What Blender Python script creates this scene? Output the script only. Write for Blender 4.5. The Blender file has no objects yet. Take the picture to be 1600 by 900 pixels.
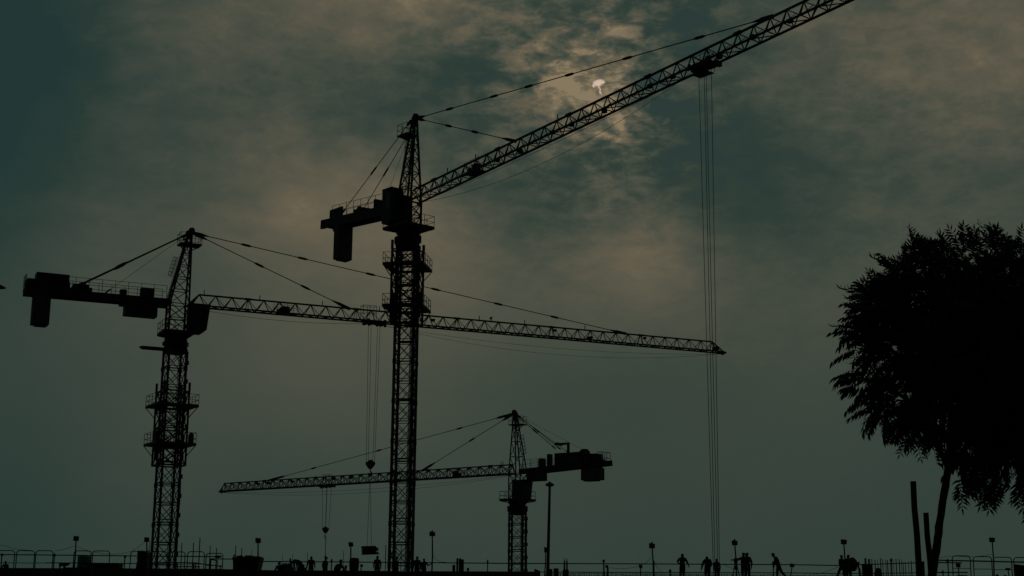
import bpy, math, random
import numpy as np
from mathutils import Vector, Matrix

random.seed(7)
rng = np.random.default_rng(11)
S = bpy.context.scene
COL = S.collection
PI = math.pi

# ------------------------------------------------------------------ camera
F = 2222.0                 # focal length in photo pixels (50 mm lens)
PITCH = math.radians(12.2)
ROLL = math.radians(0.42)
CAMZ = 1.6
cam = bpy.data.cameras.new('camera')
cam.lens = 50.0
cam.sensor_width = 36.0
cam.clip_start = 0.1
cam.clip_end = 6000
camo = bpy.data.objects.new('camera', cam)
COL.objects.link(camo)
S.camera = camo
fwd = Vector((0, math.cos(PITCH), math.sin(PITCH)))
rt0 = Vector((1, 0, 0))
up0 = Vector((0, -math.sin(PITCH), math.cos(PITCH)))
rt = rt0 * math.cos(ROLL) + up0 * math.sin(ROLL)
up = up0 * math.cos(ROLL) - rt0 * math.sin(ROLL)
# verticals lean right at the picture centre
camo.matrix_world = Matrix(((rt.x, up.x, -fwd.x, 0), (rt.y, up.y, -fwd.y, 0), (rt.z, up.z, -fwd.z, CAMZ), (0, 0, 0, 1)))
EYE = Vector((0, 0, CAMZ))


def ray(px, py):
    return fwd + rt * ((px - 800) / F) + up * ((450 - py) / F)


def at(px, py, Y):
    d = ray(px, py)
    return EYE + d * (Y / d.y)


def mpp(Y):
    return Y / F


# ------------------------------------------------------------------ mesh builder
class MB:
    def __init__(s):
        s.v = []
        s.f = []

    def _q(s, ring_a, ring_b, caps=True):
        n = len(ring_a)
        b = len(s.v)
        s.v += [tuple(p) for p in ring_a] + [tuple(p) for p in ring_b]
        for i in range(n):
            j = (i + 1) % n
            s.f.append((b + i, b + j, b + n + j, b + n + i))
        if caps:
            s.f.append(tuple(range(b + n - 1, b - 1, -1)))
            s.f.append(tuple(range(b + n, b + 2 * n)))
        return s

    def bar(s, p, q, w, h=None, upv=None):
        p = Vector(p); q = Vector(q)
        d = q - p
        if d.length < 1e-6:
            return s
        d.normalize()
        u = Vector(upv) if upv else (Vector((0, 0, 1)) if abs(d.z) < 0.95 else Vector((1, 0, 0)))
        a = d.cross(u).normalized()
        b = a.cross(d).normalized()
        h = w if h is None else h
        a = a * (w / 2); b = b * (h / 2)
        c = (a + b, -a + b, -a - b, a - b)
        return s._q([p + k for k in c], [q + k for k in c])

    def tube(s, p, q, r, r2=None, n=6, caps=True):
        p = Vector(p); q = Vector(q)
        d = q - p
        if d.length < 1e-6:
            return s
        d.normalize()
        u = Vector((0, 0, 1)) if abs(d.z) < 0.95 else Vector((1, 0, 0))
        a = d.cross(u).normalized(); b = a.cross(d).normalized()
        r2 = r if r2 is None else r2
        cs = [(math.cos(2 * PI * i / n), math.sin(2 * PI * i / n)) for i in range(n)]
        return s._q([p + (a * x + b * y) * r for x, y in cs], [q + (a * x + b * y) * r2 for x, y in cs], caps)

    def path(s, pts, r, n=6):
        pts = [Vector(p) for p in pts]
        rs = r if isinstance(r, (list, tuple)) else [r] * len(pts)
        b0 = len(s.v)
        ref = None
        for i, p in enumerate(pts):
            d = (pts[min(i + 1, len(pts) - 1)] - pts[max(i - 1, 0)]).normalized()
            if ref is None:
                ref = Vector((0, 0, 1)) if abs(d.z) < 0.9 else Vector((1, 0, 0))
            a = d.cross(ref)
            if a.length < 1e-4:
                a = d.cross(Vector((0.3, 1, 0.2)))
            a.normalize(); b = a.cross(d).normalized()
            ref = b
            for k in range(n):
                t = 2 * PI * k / n
                s.v.append(tuple(p + (a * math.cos(t) + b * math.sin(t)) * rs[i]))
        for i in range(len(pts) - 1):
            for k in range(n):
                k2 = (k + 1) % n
                s.f.append((b0 + i * n + k, b0 + i * n + k2, b0 + (i + 1) * n + k2, b0 + (i + 1) * n + k))
        s.f.append(tuple(range(b0 + n - 1, b0 - 1, -1)))
        e = b0 + (len(pts) - 1) * n
        s.f.append(tuple(range(e, e + n)))
        return s

    def box(s, c, size, rz=0.0, m=None, bev=0.0):
        hx, hy, hz = size[0] / 2, size[1] / 2, size[2] / 2
        M = m if m is not None else Matrix.Rotation(rz, 3, 'Z')
        c = Vector(c)
        if bev > 0:
            bb = min(bev, hx * .45, hy * .45)
            pr = [(hx - bb, -hy), (hx, -hy + bb), (hx, hy - bb), (hx - bb, hy), (-hx + bb, hy), (-hx, hy - bb), (-hx, -hy + bb), (-hx + bb, -hy)]
            return s._q([c + M @ Vector((x, y, -hz)) for x, y in pr], [c + M @ Vector((x, y, hz)) for x, y in pr])
        pr = [(hx, -hy), (hx, hy), (-hx, hy), (-hx, -hy)]
        return s._q([c + M @ Vector((x, y, -hz)) for x, y in pr], [c + M @ Vector((x, y, hz)) for x, y in pr])

    def prism(s, prof, y0, y1):          # profile in (x, z), extruded along y
        return s._q([Vector((x, y0, z)) for x, z in prof], [Vector((x, y1, z)) for x, z in prof])

    def lathe(s, c, prof, n=12, axis='Z', sq=(1, 1)):
        c = Vector(c)
        b = len(s.v)
        for r, z in prof:
            for i in range(n):
                t = 2 * PI * i / n
                x, y = r * math.cos(t) * sq[0], r * math.sin(t) * sq[1]
                p = (x, y, z) if axis == 'Z' else ((z, x, y) if axis == 'X' else (x, z, y))
                s.v.append(tuple(c + Vector(p)))
        for k in range(len(prof) - 1):
            for i in range(n):
                j = (i + 1) % n
                s.f.append((b + k * n + i, b + k * n + j, b + (k + 1) * n + j, b + (k + 1) * n + i))
        s.f.append(tuple(range(b + n - 1, b - 1, -1)))
        e = b + (len(prof) - 1) * n
        s.f.append(tuple(range(e, e + n)))
        return s

    def ball(s, c, r, n=10, m=6):
        rx = r if isinstance(r, (tuple, list)) else (r, r, r)
        prof = [(max(1e-3, math.sin(PI * i / m)) * rx[0], -math.cos(PI * i / m) * rx[2]) for i in range(m + 1)]
        return s.lathe(c, prof, n, sq=(1, rx[1] / rx[0]))

    def build(s, name, mat, parent=None, smooth=False):
        me = bpy.data.meshes.new(name)
        me.from_pydata(s.v, [], s.f)
        me.validate()
        if mat is not None:
            me.materials.append(mat)
        if smooth:
            me.polygons.foreach_set('use_smooth', [True] * len(me.polygons))
        me.update()
        o = bpy.data.objects.new(name, me)
        COL.objects.link(o)
        if parent is not None:
            o.parent = parent
        return o


def tag(o, label=None, cat=None, group=None, kind=None):
    if label: o['label'] = label
    if cat: o['category'] = cat
    if group: o['group'] = group
    if kind: o['kind'] = kind
    return o


def thing(name, label, cat, loc, rz=0.0, group=None):
    o = bpy.data.objects.new(name, None)
    COL.objects.link(o)
    o.empty_display_size = 0.3
    o.location = loc
    o.rotation_euler = (0, 0, rz)
    return tag(o, label, cat, group)


# ------------------------------------------------------------------ materials
def mat(name, c, c2=None, rough=0.7, scale=3.0, metal=0.0, bump=0.0, streak=None, spec=0.3):
    m = bpy.data.materials.new(name)
    m.use_nodes = True
    nt = m.node_tree
    b = nt.nodes['Principled BSDF']
    b.inputs['Roughness'].default_value = rough
    b.inputs['Metallic'].default_value = metal
    b.inputs['Specular IOR Level'].default_value = spec
    tc = nt.nodes.new('ShaderNodeTexCoord')
    mp = nt.nodes.new('ShaderNodeMapping')
    mp.inputs['Scale'].default_value = streak or (1, 1, 1)
    nz = nt.nodes.new('ShaderNodeTexNoise')
    nz.inputs['Scale'].default_value = scale
    nz.inputs['Detail'].default_value = 6
    cr = nt.nodes.new('ShaderNodeValToRGB')
    c2 = c2 or tuple(x * 0.55 for x in c)
    cr.color_ramp.elements[0].position = 0.35
    cr.color_ramp.elements[0].color = (*c2, 1)
    cr.color_ramp.elements[1].position = 0.65
    cr.color_ramp.elements[1].color = (*c, 1)
    L = nt.links.new
    L(tc.outputs['Object'], mp.inputs['Vector'])
    L(mp.outputs['Vector'], nz.inputs['Vector'])
    L(nz.outputs['Fac'], cr.inputs['Fac'])
    L(cr.outputs['Color'], b.inputs['Base Color'])
    if bump:
        bp = nt.nodes.new('ShaderNodeBump')
        bp.inputs['Strength'].default_value = bump
        L(nz.outputs['Fac'], bp.inputs['Height'])
        L(bp.outputs['Normal'], b.inputs['Normal'])
    return m


M = dict(
    steel=mat('painted_steel', (0.055, 0.06, 0.06), (0.03, 0.03, 0.03), 0.65, 1.5, streak=(1, 1, 0.3)),
    rail=mat('galvanised_rail', (0.09, 0.12, 0.12), (0.05, 0.07, 0.07), 0.6, 2.0),
    rope=mat('steel_rope', (0.06, 0.075, 0.075), (0.035, 0.045, 0.045), 0.6, 8.0),
    sheet=mat('sheet_metal', (0.06, 0.075, 0.085), (0.035, 0.04, 0.045), 0.6, 1.2, streak=(1, 1, 0.25)),
    block=mat('ballast_concrete', (0.16, 0.15, 0.14), (0.09, 0.085, 0.08), 0.9, 2.0, bump=0.2),
    conc=mat('site_concrete', (0.14, 0.135, 0.12), (0.08, 0.075, 0.07), 0.92, 0.7, bump=0.25),
    wood=mat('rough_timber', (0.08, 0.055, 0.035), (0.04, 0.028, 0.018), 0.85, 3.0, streak=(6, 6, 0.7), bump=0.3),
    bark=mat('bark', (0.07, 0.05, 0.035), (0.03, 0.022, 0.016), 0.95, 6.0, streak=(3, 3, 0.6), bump=0.6),
    leaf=mat('neem_leaf', (0.045, 0.085, 0.05), (0.025, 0.055, 0.035), 0.75, 2.5, spec=0.15),
    rust=mat('rusty_bar', (0.07, 0.045, 0.03), (0.035, 0.025, 0.02), 0.85, 5.0),
    skin=mat('skin', (0.12, 0.07, 0.045), (0.09, 0.05, 0.033), 0.6, 6.0),
    shirt=mat('work_shirt', (0.06, 0.065, 0.075), (0.04, 0.043, 0.05), 0.9, 5.0),
    trousers=mat('work_trousers', (0.04, 0.042, 0.045), (0.025, 0.026, 0.03), 0.9, 5.0),
    boots=mat('boots', (0.03, 0.025, 0.02), None, 0.8, 6.0),
    helmet=mat('helmet_plastic', (0.10, 0.10, 0.07), (0.08, 0.08, 0.06), 0.5, 3.0),
    hair=mat('dark_hair', (0.015, 0.012, 0.010), None, 0.8, 20.0),
    net=mat('green_netting', (0.08, 0.32, 0.30), (0.04, 0.17, 0.16), 0.8, 2.0),
    glass=mat('cab_glass', (0.02, 0.025, 0.03), (0.012, 0.015, 0.02), 0.15, 1.0, spec=0.5),
    lamp=mat('lamp_housing', (0.05, 0.05, 0.05), None, 0.6, 3.0),
    sack=mat('sack_cloth', (0.10, 0.09, 0.07), (0.06, 0.055, 0.045), 0.95, 4.0, bump=0.2),
    earth=mat('dry_earth', (0.12, 0.095, 0.07), (0.07, 0.055, 0.04), 0.95, 0.35, bump=0.4),
    feather=mat('bird_feather', (0.03, 0.03, 0.032), None, 0.8, 8.0),
    plastic=mat('tank_plastic', (0.16, 0.42, 0.42), (0.09, 0.25, 0.25), 0.6, 2.0),
)

# ------------------------------------------------------------------ sky and sun
SUNPX = (936, 134)
sd = ray(*SUNPX).normalized()
SUN_EL = math.asin(sd.z)
SUN_AZ = math.atan2(sd.x, sd.y)
# how warm and bright the evening overcast is in each direction (0 teal grey .. 1 sunlit cloud)
FIELD = [(0, 0, .08), (20, 200, .06), (150, 50, .20), (300, 40, .50), (420, 90, .50), (540, 20, .64), (700, 20, .70), (640, 120, .36),
         (850, 70, .66), (790, 90, .50), (930, 95, .74), (860, 190, .62), (1010, 60, .30), (1080, 60, .17), (1040, 20, .36), (1150, 170, .27),
         (1130, 100, .26), (1280, 100, .46), (1400, 50, .62), (1550, 130, .62), (1340, 190, .44), (1560, 40, .64), (1490, 240, .48),
         (1230, 260, .24), (1060, 260, .2), (960, 200, .52), (890, 300, .30), (800, 260, .36), (720, 250, .47), (560, 240, .56),
         (470, 300, .76), (420, 380, .62), (300, 340, .50), (150, 350, .42), (20, 380, .26), (640, 350, .74), (560, 420, .64), (780, 400, .56),
         (920, 390, .63), (1040, 340, .56), (960, 470, .56), (1150, 360, .30), (1250, 340, .30), (1250, 450, .42), (1400, 300, .40),
         (1550, 300, .44), (600, 520, .56), (480, 560, .52), (300, 560, .42), (100, 560, .34), (800, 560, .43), (1000, 580, .40), (1200, 580, .40),
         (700, 700, .40), (450, 720, .38), (200, 740, .34), (30, 720, .22), (1000, 720, .33), (1230, 720, .34), (700, 850, .32),
         (300, 850, .29), (30, 860, .20), (1000, 850, .29), (1300, 850, .29), (1550, 820, .27), (-250, 300, .05), (1850, 300, .35), (800, -250, .4)]
CENT = [(x, y) for x, y, _ in FIELD]
SIG = 105.0 / F
KK = 1.0 / SIG ** 2
C_ = np.array([ray(*c).normalized()[:] for c in CENT])
P_ = np.array([ray(x, y).normalized()[:] for x, y, _ in FIELD])
BASE = 0.33
G_ = np.exp(-KK * (1 - P_ @ C_.T))
ADJ = {(0, 0): 0.16, (20, 200): 0.09, (420, 90): 0.09, (300, 40): 0.05, (540, 20): -0.05, (700, 20): -0.06, (640, 120): 0.08, (850, 70): 0.05, (790, 90): 0.2, (860, 190): -0.1, (1010, 60): 0.2, (1080, 60): 0.11, (1150, 170): 0.08, (1490, 240): 0.09, (1230, 260): 0.12, (1060, 260): 0.2, (890, 300): 0.13, (800, 260): 0.1, (720, 250): 0.09, (560, 240): 0.07, (300, 340): 0.05, (560, 420): 0.03, (780, 400): 0.05, (960, 470): 0.07, (1150, 360): 0.05, (1250, 340): 0.03, (1250, 450): 0.03, (600, 520): 0.03, (800, 560): 0.04, (1000, 580): 0.04, (1200, 580): 0.04, (700, 700): 0.04, (1000, 720): 0.04, (1230, 720): 0.03, (450, 720): 0.03, (960, 200): 0.1, (20, 380): 0.03}      # what local cloud noise adds there
T_ = np.array([f[2] - ADJ.get(f[:2], 0) for f in FIELD]) - BASE
Wt = np.linalg.solve(G_.T @ G_ + 0.012 * np.eye(len(CENT)), G_.T @ T_)

w = bpy.data.worlds.new('World')
S.world = w
w.use_nodes = True
nt = w.node_tree
for n in list(nt.nodes):
    nt.nodes.remove(n)
LK = nt.links.new


def put(sock, v):
    if isinstance(v, bpy.types.NodeSocket):
        LK(v, sock)
    else:
        sock.default_value = v


def mth(op, a, b=None, c=None, clamp=False):
    n = nt.nodes.new('ShaderNodeMath')
    n.operation = op
    n.use_clamp = clamp
    put(n.inputs[0], a)
    if b is not None: put(n.inputs[1], b)
    if c is not None: put(n.inputs[2], c)
    return n.outputs[0]


def dot(a, v):
    n = nt.nodes.new('ShaderNodeVectorMath')
    n.operation = 'DOT_PRODUCT'
    put(n.inputs[0], a)
    n.inputs[1].default_value = tuple(v)
    return n.outputs['Value']


def noise(vec, scale, detail=5, rough=0.55, stretch=(1, 1, 1), off=(0, 0, 0), dist=0.0):
    mp = nt.nodes.new('ShaderNodeMapping')
    mp.inputs['Scale'].default_value = stretch
    mp.inputs['Location'].default_value = off
    LK(vec, mp.inputs['Vector'])
    n = nt.nodes.new('ShaderNodeTexNoise')
    n.inputs['Scale'].default_value = scale
    n.inputs['Detail'].default_value = detail
    n.inputs['Roughness'].default_value = rough
    n.inputs['Distortion'].default_value = dist
    LK(mp.outputs['Vector'], n.inputs['Vector'])
    return n.outputs['Fac']


def lobe(D, px, py, sig):
    k = (F / sig) ** 2
    return mth('EXPONENT', mth('MULTIPLY', mth('SUBTRACT', 1.0, dot(D, ray(px, py).normalized())), -k))


tc = nt.nodes.new('ShaderNodeTexCoord')
D0 = tc.outputs['Generated']
# gently warp directions so the broad patches get cloud-like edges
wn = nt.nodes.new('ShaderNodeTexNoise')
wn.inputs['Scale'].default_value = 16
wn.inputs['Detail'].default_value = 4
LK(D0, wn.inputs['Vector'])
ws = nt.nodes.new('ShaderNodeVectorMath'); ws.operation = 'SUBTRACT'
LK(wn.outputs['Color'], ws.inputs[0]); ws.inputs[1].default_value = (.5, .5, .5)
sep0 = nt.nodes.new('ShaderNodeSeparateXYZ'); LK(D0, sep0.inputs[0])
hi = mth('MULTIPLY', mth('SUBTRACT', sep0.outputs['Z'], 0.16), 6.0, clamp=True)      # clouds show texture high up, smooth murk low down
amt = mth('MULTIPLY_ADD', hi, 0.07, 0.012)
wm = nt.nodes.new('ShaderNodeVectorMath'); wm.operation = 'SCALE'
LK(ws.outputs[0], wm.inputs[0]); LK(amt, wm.inputs['Scale'])
wa = nt.nodes.new('ShaderNodeVectorMath'); wa.operation = 'ADD'
LK(D0, wa.inputs[0]); LK(wm.outputs[0], wa.inputs[1])
wnm = nt.nodes.new('ShaderNodeVectorMath'); wnm.operation = 'NORMALIZE'
LK(wa.outputs[0], wnm.inputs[0])
DW = wnm.outputs[0]
field = BASE
for (cx, cy), wt in zip(CENT, Wt):
    e = mth('EXPONENT', mth('MULTIPLY_ADD', dot(DW, ray(cx, cy).normalized()), KK, -KK))
    field = mth('MULTIPLY_ADD', e, float(wt), field)
n1 = noise(D0, 14, 7, 0.6, (1.0, 1.0, 2.2), (3.1, 0.4, 1.7), 0.4)
n2 = noise(D0, 46, 6, 0.6, (1.0, 1.0, 1.9), (1.1, 7.4, 0.2), 0.3)
n3 = noise(D0, 95, 5, 0.65, (1.0, 1.0, 2.4), (5.3, 2.2, 4.1), 0.6)
near = mth('ADD', lobe(D0, 890, 110, 125), mth('ADD', mth('MULTIPLY', lobe(D0, 980, 190, 70), 0.6), mth('MULTIPLY', lobe(D0, 1040, 30, 90), 0.35)))
wisp = mth('ADD', mth('MULTIPLY', lobe(D0, 1430, 130, 230), 0.5), mth('ADD', mth('MULTIPLY', lobe(D0, 520, 60, 240), 0.3), mth('MULTIPLY', lobe(D0, 1000, 350, 150), 0.22)))


def crisp(f, lo, hi_):          # push the noise towards separate puffs with edges
    t = mth('DIVIDE', mth('SUBTRACT', f, lo), hi_ - lo, clamp=True)
    return mth('SUBTRACT', mth('MULTIPLY', mth('MULTIPLY', t, t), mth('MULTIPLY_ADD', t, -2.0, 3.0)), 0.5)


c1 = mth('SUBTRACT', n1, 0.5)
c2 = crisp(n2, 0.32, 0.68)
c3 = mth('SUBTRACT', n3, 0.5)
a1 = mth('MULTIPLY_ADD', hi, 0.46, 0.05)
a2 = mth('ADD', mth('MULTIPLY_ADD', hi, 0.03, 0.006), mth('ADD', mth('MULTIPLY', near, 0.62), mth('MULTIPLY', wisp, 0.22)))
a3 = mth('ADD', mth('MULTIPLY_ADD', hi, 0.05, 0.008), mth('ADD', mth('MULTIPLY', near, 0.42), mth('MULTIPLY', wisp, 0.36)))
field = mth('MULTIPLY_ADD', c1, a1, field)
field = mth('MULTIPLY_ADD', c2, a2, field)
field = mth('MULTIPLY_ADD', c3, a3, field)
# bright cloud edges around the sun and the ragged puff under it
glow = mth('MULTIPLY', lobe(D0, SUNPX[0], SUNPX[1], 34), 0.34)
puff = mth('MULTIPLY', lobe(DW, 968, 190, 22), 0.32)
field = mth('ADD', field, mth('ADD', glow, puff))


def lin(r, g, b):
    f = lambda c: (c / 255 / 12.92) if c < 10 else ((c / 255 + .055) / 1.055) ** 2.4
    return (f(r), f(g), f(b), 1)


cr = nt.nodes.new('ShaderNodeValToRGB')
el = cr.color_ramp.elements
stops = [(0.0, (32, 55, 54)), (0.17, (40, 59, 54)), (0.33, (54, 67, 60)), (0.5, (72, 77, 67)), (0.75, (98, 92, 76)), (1.0, (133, 119, 94))]
el[0].position = 0; el[0].color = lin(*stops[0][1])
el[1].position = 1; el[1].color = lin(*stops[-1][1])
for p, c in stops[1:-1]:
    e = el.new(p); e.color = lin(*c)
LK(field, cr.inputs['Fac'])
# the sun's disc, half hidden behind a torn cloud
sr = sd.cross(Vector((0, 0, 1))).normalized()
su = sr.cross(sd).normalized()
PXR = 1.0 / F
sx = mth('DIVIDE', dot(D0, sr), PXR)
sy = mth('DIVIDE', dot(D0, su), PXR)
sn = noise(D0, 420, 3, 0.6)
wob = mth('MULTIPLY', mth('SUBTRACT', sn, 0.5), 12.0)
rad = mth('SQRT', mth('ADD', mth('POWER', mth('ADD', sx, -0.5), 2.0), mth('POWER', mth('ADD', sy, 1.0), 2.0)))
disc = mth('MULTIPLY', mth('SUBTRACT', mth('MULTIPLY_ADD', wob, 0.35, 12.0), rad), 0.32, clamp=True)
lower = mth('MULTIPLY_ADD', mth('MAXIMUM', mth('ADD', sx, 1.0), 0.0), 0.55, -2.5)
cut = mth('MULTIPLY', mth('ADD', mth('SUBTRACT', sy, lower), wob), 0.32, clamp=True)
stem_c = mth('MULTIPLY_ADD', sy, -0.43, -1.6)
stem = mth('MULTIPLY', mth('SUBTRACT', 2.6, mth('ABSOLUTE', mth('ADD', mth('SUBTRACT', sx, stem_c), mth('MULTIPLY', wob, 0.9)))), 0.5, clamp=True)
stem = mth('MULTIPLY', stem, mth('MULTIPLY', mth('ADD', sy, 15.0), 0.25, clamp=True))
stem = mth('MULTIPLY', stem, mth('LESS_THAN', sy, 3.0))
front = mth('GREATER_THAN', dot(D0, sd), 0.99)
mask = mth('MULTIPLY', mth('MAXIMUM', mth('MULTIPLY', disc, cut), mth('MULTIPLY', stem, 0.8)), front)
mx = nt.nodes.new('ShaderNodeMix'); mx.data_type = 'RGBA'
LK(mask, mx.inputs['Factor'])
LK(cr.outputs['Color'], mx.inputs['A'])
mx.inputs['B'].default_value = lin(208, 184, 164)
# darker overcast away from the sun
back = mth('MULTIPLY_ADD', dot(D0, Vector((sd.x, sd.y, 0)).normalized()), 0.9, 0.55, clamp=True)
back = mth('MAXIMUM', back, 0.10)
vs = nt.nodes.new('ShaderNodeVectorMath'); vs.operation = 'SCALE'
LK(mx.outputs['Result'], vs.inputs[0])
EXPO = -1.5
GAIN = 2 ** (-EXPO) / 0.1
LK(mth('MULTIPLY', back, GAIN * 0.97), vs.inputs['Scale'])
sky = nt.nodes.new('ShaderNodeTexSky')
sky.sky_type = 'NISHITA'
sky.sun_disc = False
sky.sun_elevation = SUN_EL
sky.sun_rotation = SUN_AZ
sky.dust_density = 6.0
sky.air_density = 2.0
sk = nt.nodes.new('ShaderNodeVectorMath'); sk.operation = 'SCALE'
LK(sky.outputs['Color'], sk.inputs[0]); sk.inputs['Scale'].default_value = 0.004      # what clear sky leaks through the overcast
ad = nt.nodes.new('ShaderNodeVectorMath'); ad.operation = 'ADD'
LK(vs.outputs[0], ad.inputs[0]); LK(sk.outputs[0], ad.inputs[1])
bg = nt.nodes.new('ShaderNodeBackground')
LK(ad.outputs[0], bg.inputs['Color'])
bg.inputs['Strength'].default_value = 0.1
ow = nt.nodes.new('ShaderNodeOutputWorld')
LK(bg.outputs[0], ow.inputs['Surface'])

sl = bpy.data.lights.new('sun', 'SUN')
sl.energy = 0.5
sl.angle = math.radians(12)
sl.color = (1.0, 0.87, 0.72)
so = bpy.data.objects.new('sun', sl)
COL.objects.link(so)
so.rotation_mode = 'QUATERNION'
so.rotation_quaternion = (-sd).to_track_quat('-Z', 'Y')

vw = S.view_settings
vw.view_transform = 'Standard'
vw.look = 'None'
vw.gamma = 1
vw.exposure = EXPO
vw.use_curve_mapping = False

# ------------------------------------------------------------------ ground
g = MB()
R_ = 3000
g.v = [(-R_, -R_, 0), (R_, -R_, 0), (R_, R_, 0), (-R_, R_, 0)]
g.f = [(0, 1, 2, 3)]
tag(g.build('ground', M['earth']), kind='structure')
# ------------------------------------------------------------------ tower cranes
def railing(mb, pts, h=1.1, step=1.3, r=0.028, closed=False, toe=0.0):
    pts = [Vector(p) for p in pts]
    segs = list(zip(pts, pts[1:])) + ([(pts[-1], pts[0])] if closed else [])
    U = Vector((0, 0, 1))
    for p, q in segs:
        n = max(1, round((q - p).length / step))
        for i in range(n + 1):
            a = p.lerp(q, i / n)
            mb.tube(a, a + U * h, r, n=5)
        for k in (1.0, 0.5):
            mb.tube(p + U * h * k, q + U * h * k, r * 0.9, n=5)
        if toe:
            mb.bar(p + U * toe / 2, q + U * toe / 2, 0.03, toe)


def lattice(mb, quads, leg, br, cross=True, double=False, single=False):
    """quads: list of 4-corner rings bottom to top"""
    for a, b in zip(quads, quads[1:]):
        for i in range(4):
            j = (i + 1) % 4
            mb.bar(a[i], b[i], leg)
            if cross:
                mb.bar(a[i], b[j], br)
                mb.bar(a[j], b[i], br * 0.96)
            elif single:
                mb.bar(a[i], b[j], br)
    for k, a in enumerate(quads):
        for i in range(4):
            j = (i + 1) % 4
            p, q = Vector(a[i]), Vector(a[j])
            mb.bar(p, q, br)
            if double:
                mb.bar(p + Vector((0, 0, 0.24)), q + Vector((0, 0, 0.24)), br)


def ring(z, a, rot):
    c = [(a, -a), (a, a), (-a, a), (-a, -a)]
    return [Vector((x * math.cos(rot) - y * math.sin(rot), x * math.sin(rot) + y * math.cos(rot), z)) for x, y in c]


def sleeve(mb, p, q, r, L):
    """a spindle shaped clamp on a tie rod"""
    d = (q - p).normalized()
    mb.path([p - d * L / 2, p - d * L / 4, p + d * L / 4, p + d * L / 2], [r * 0.4, r, r, r * 0.4], 8)


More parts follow.
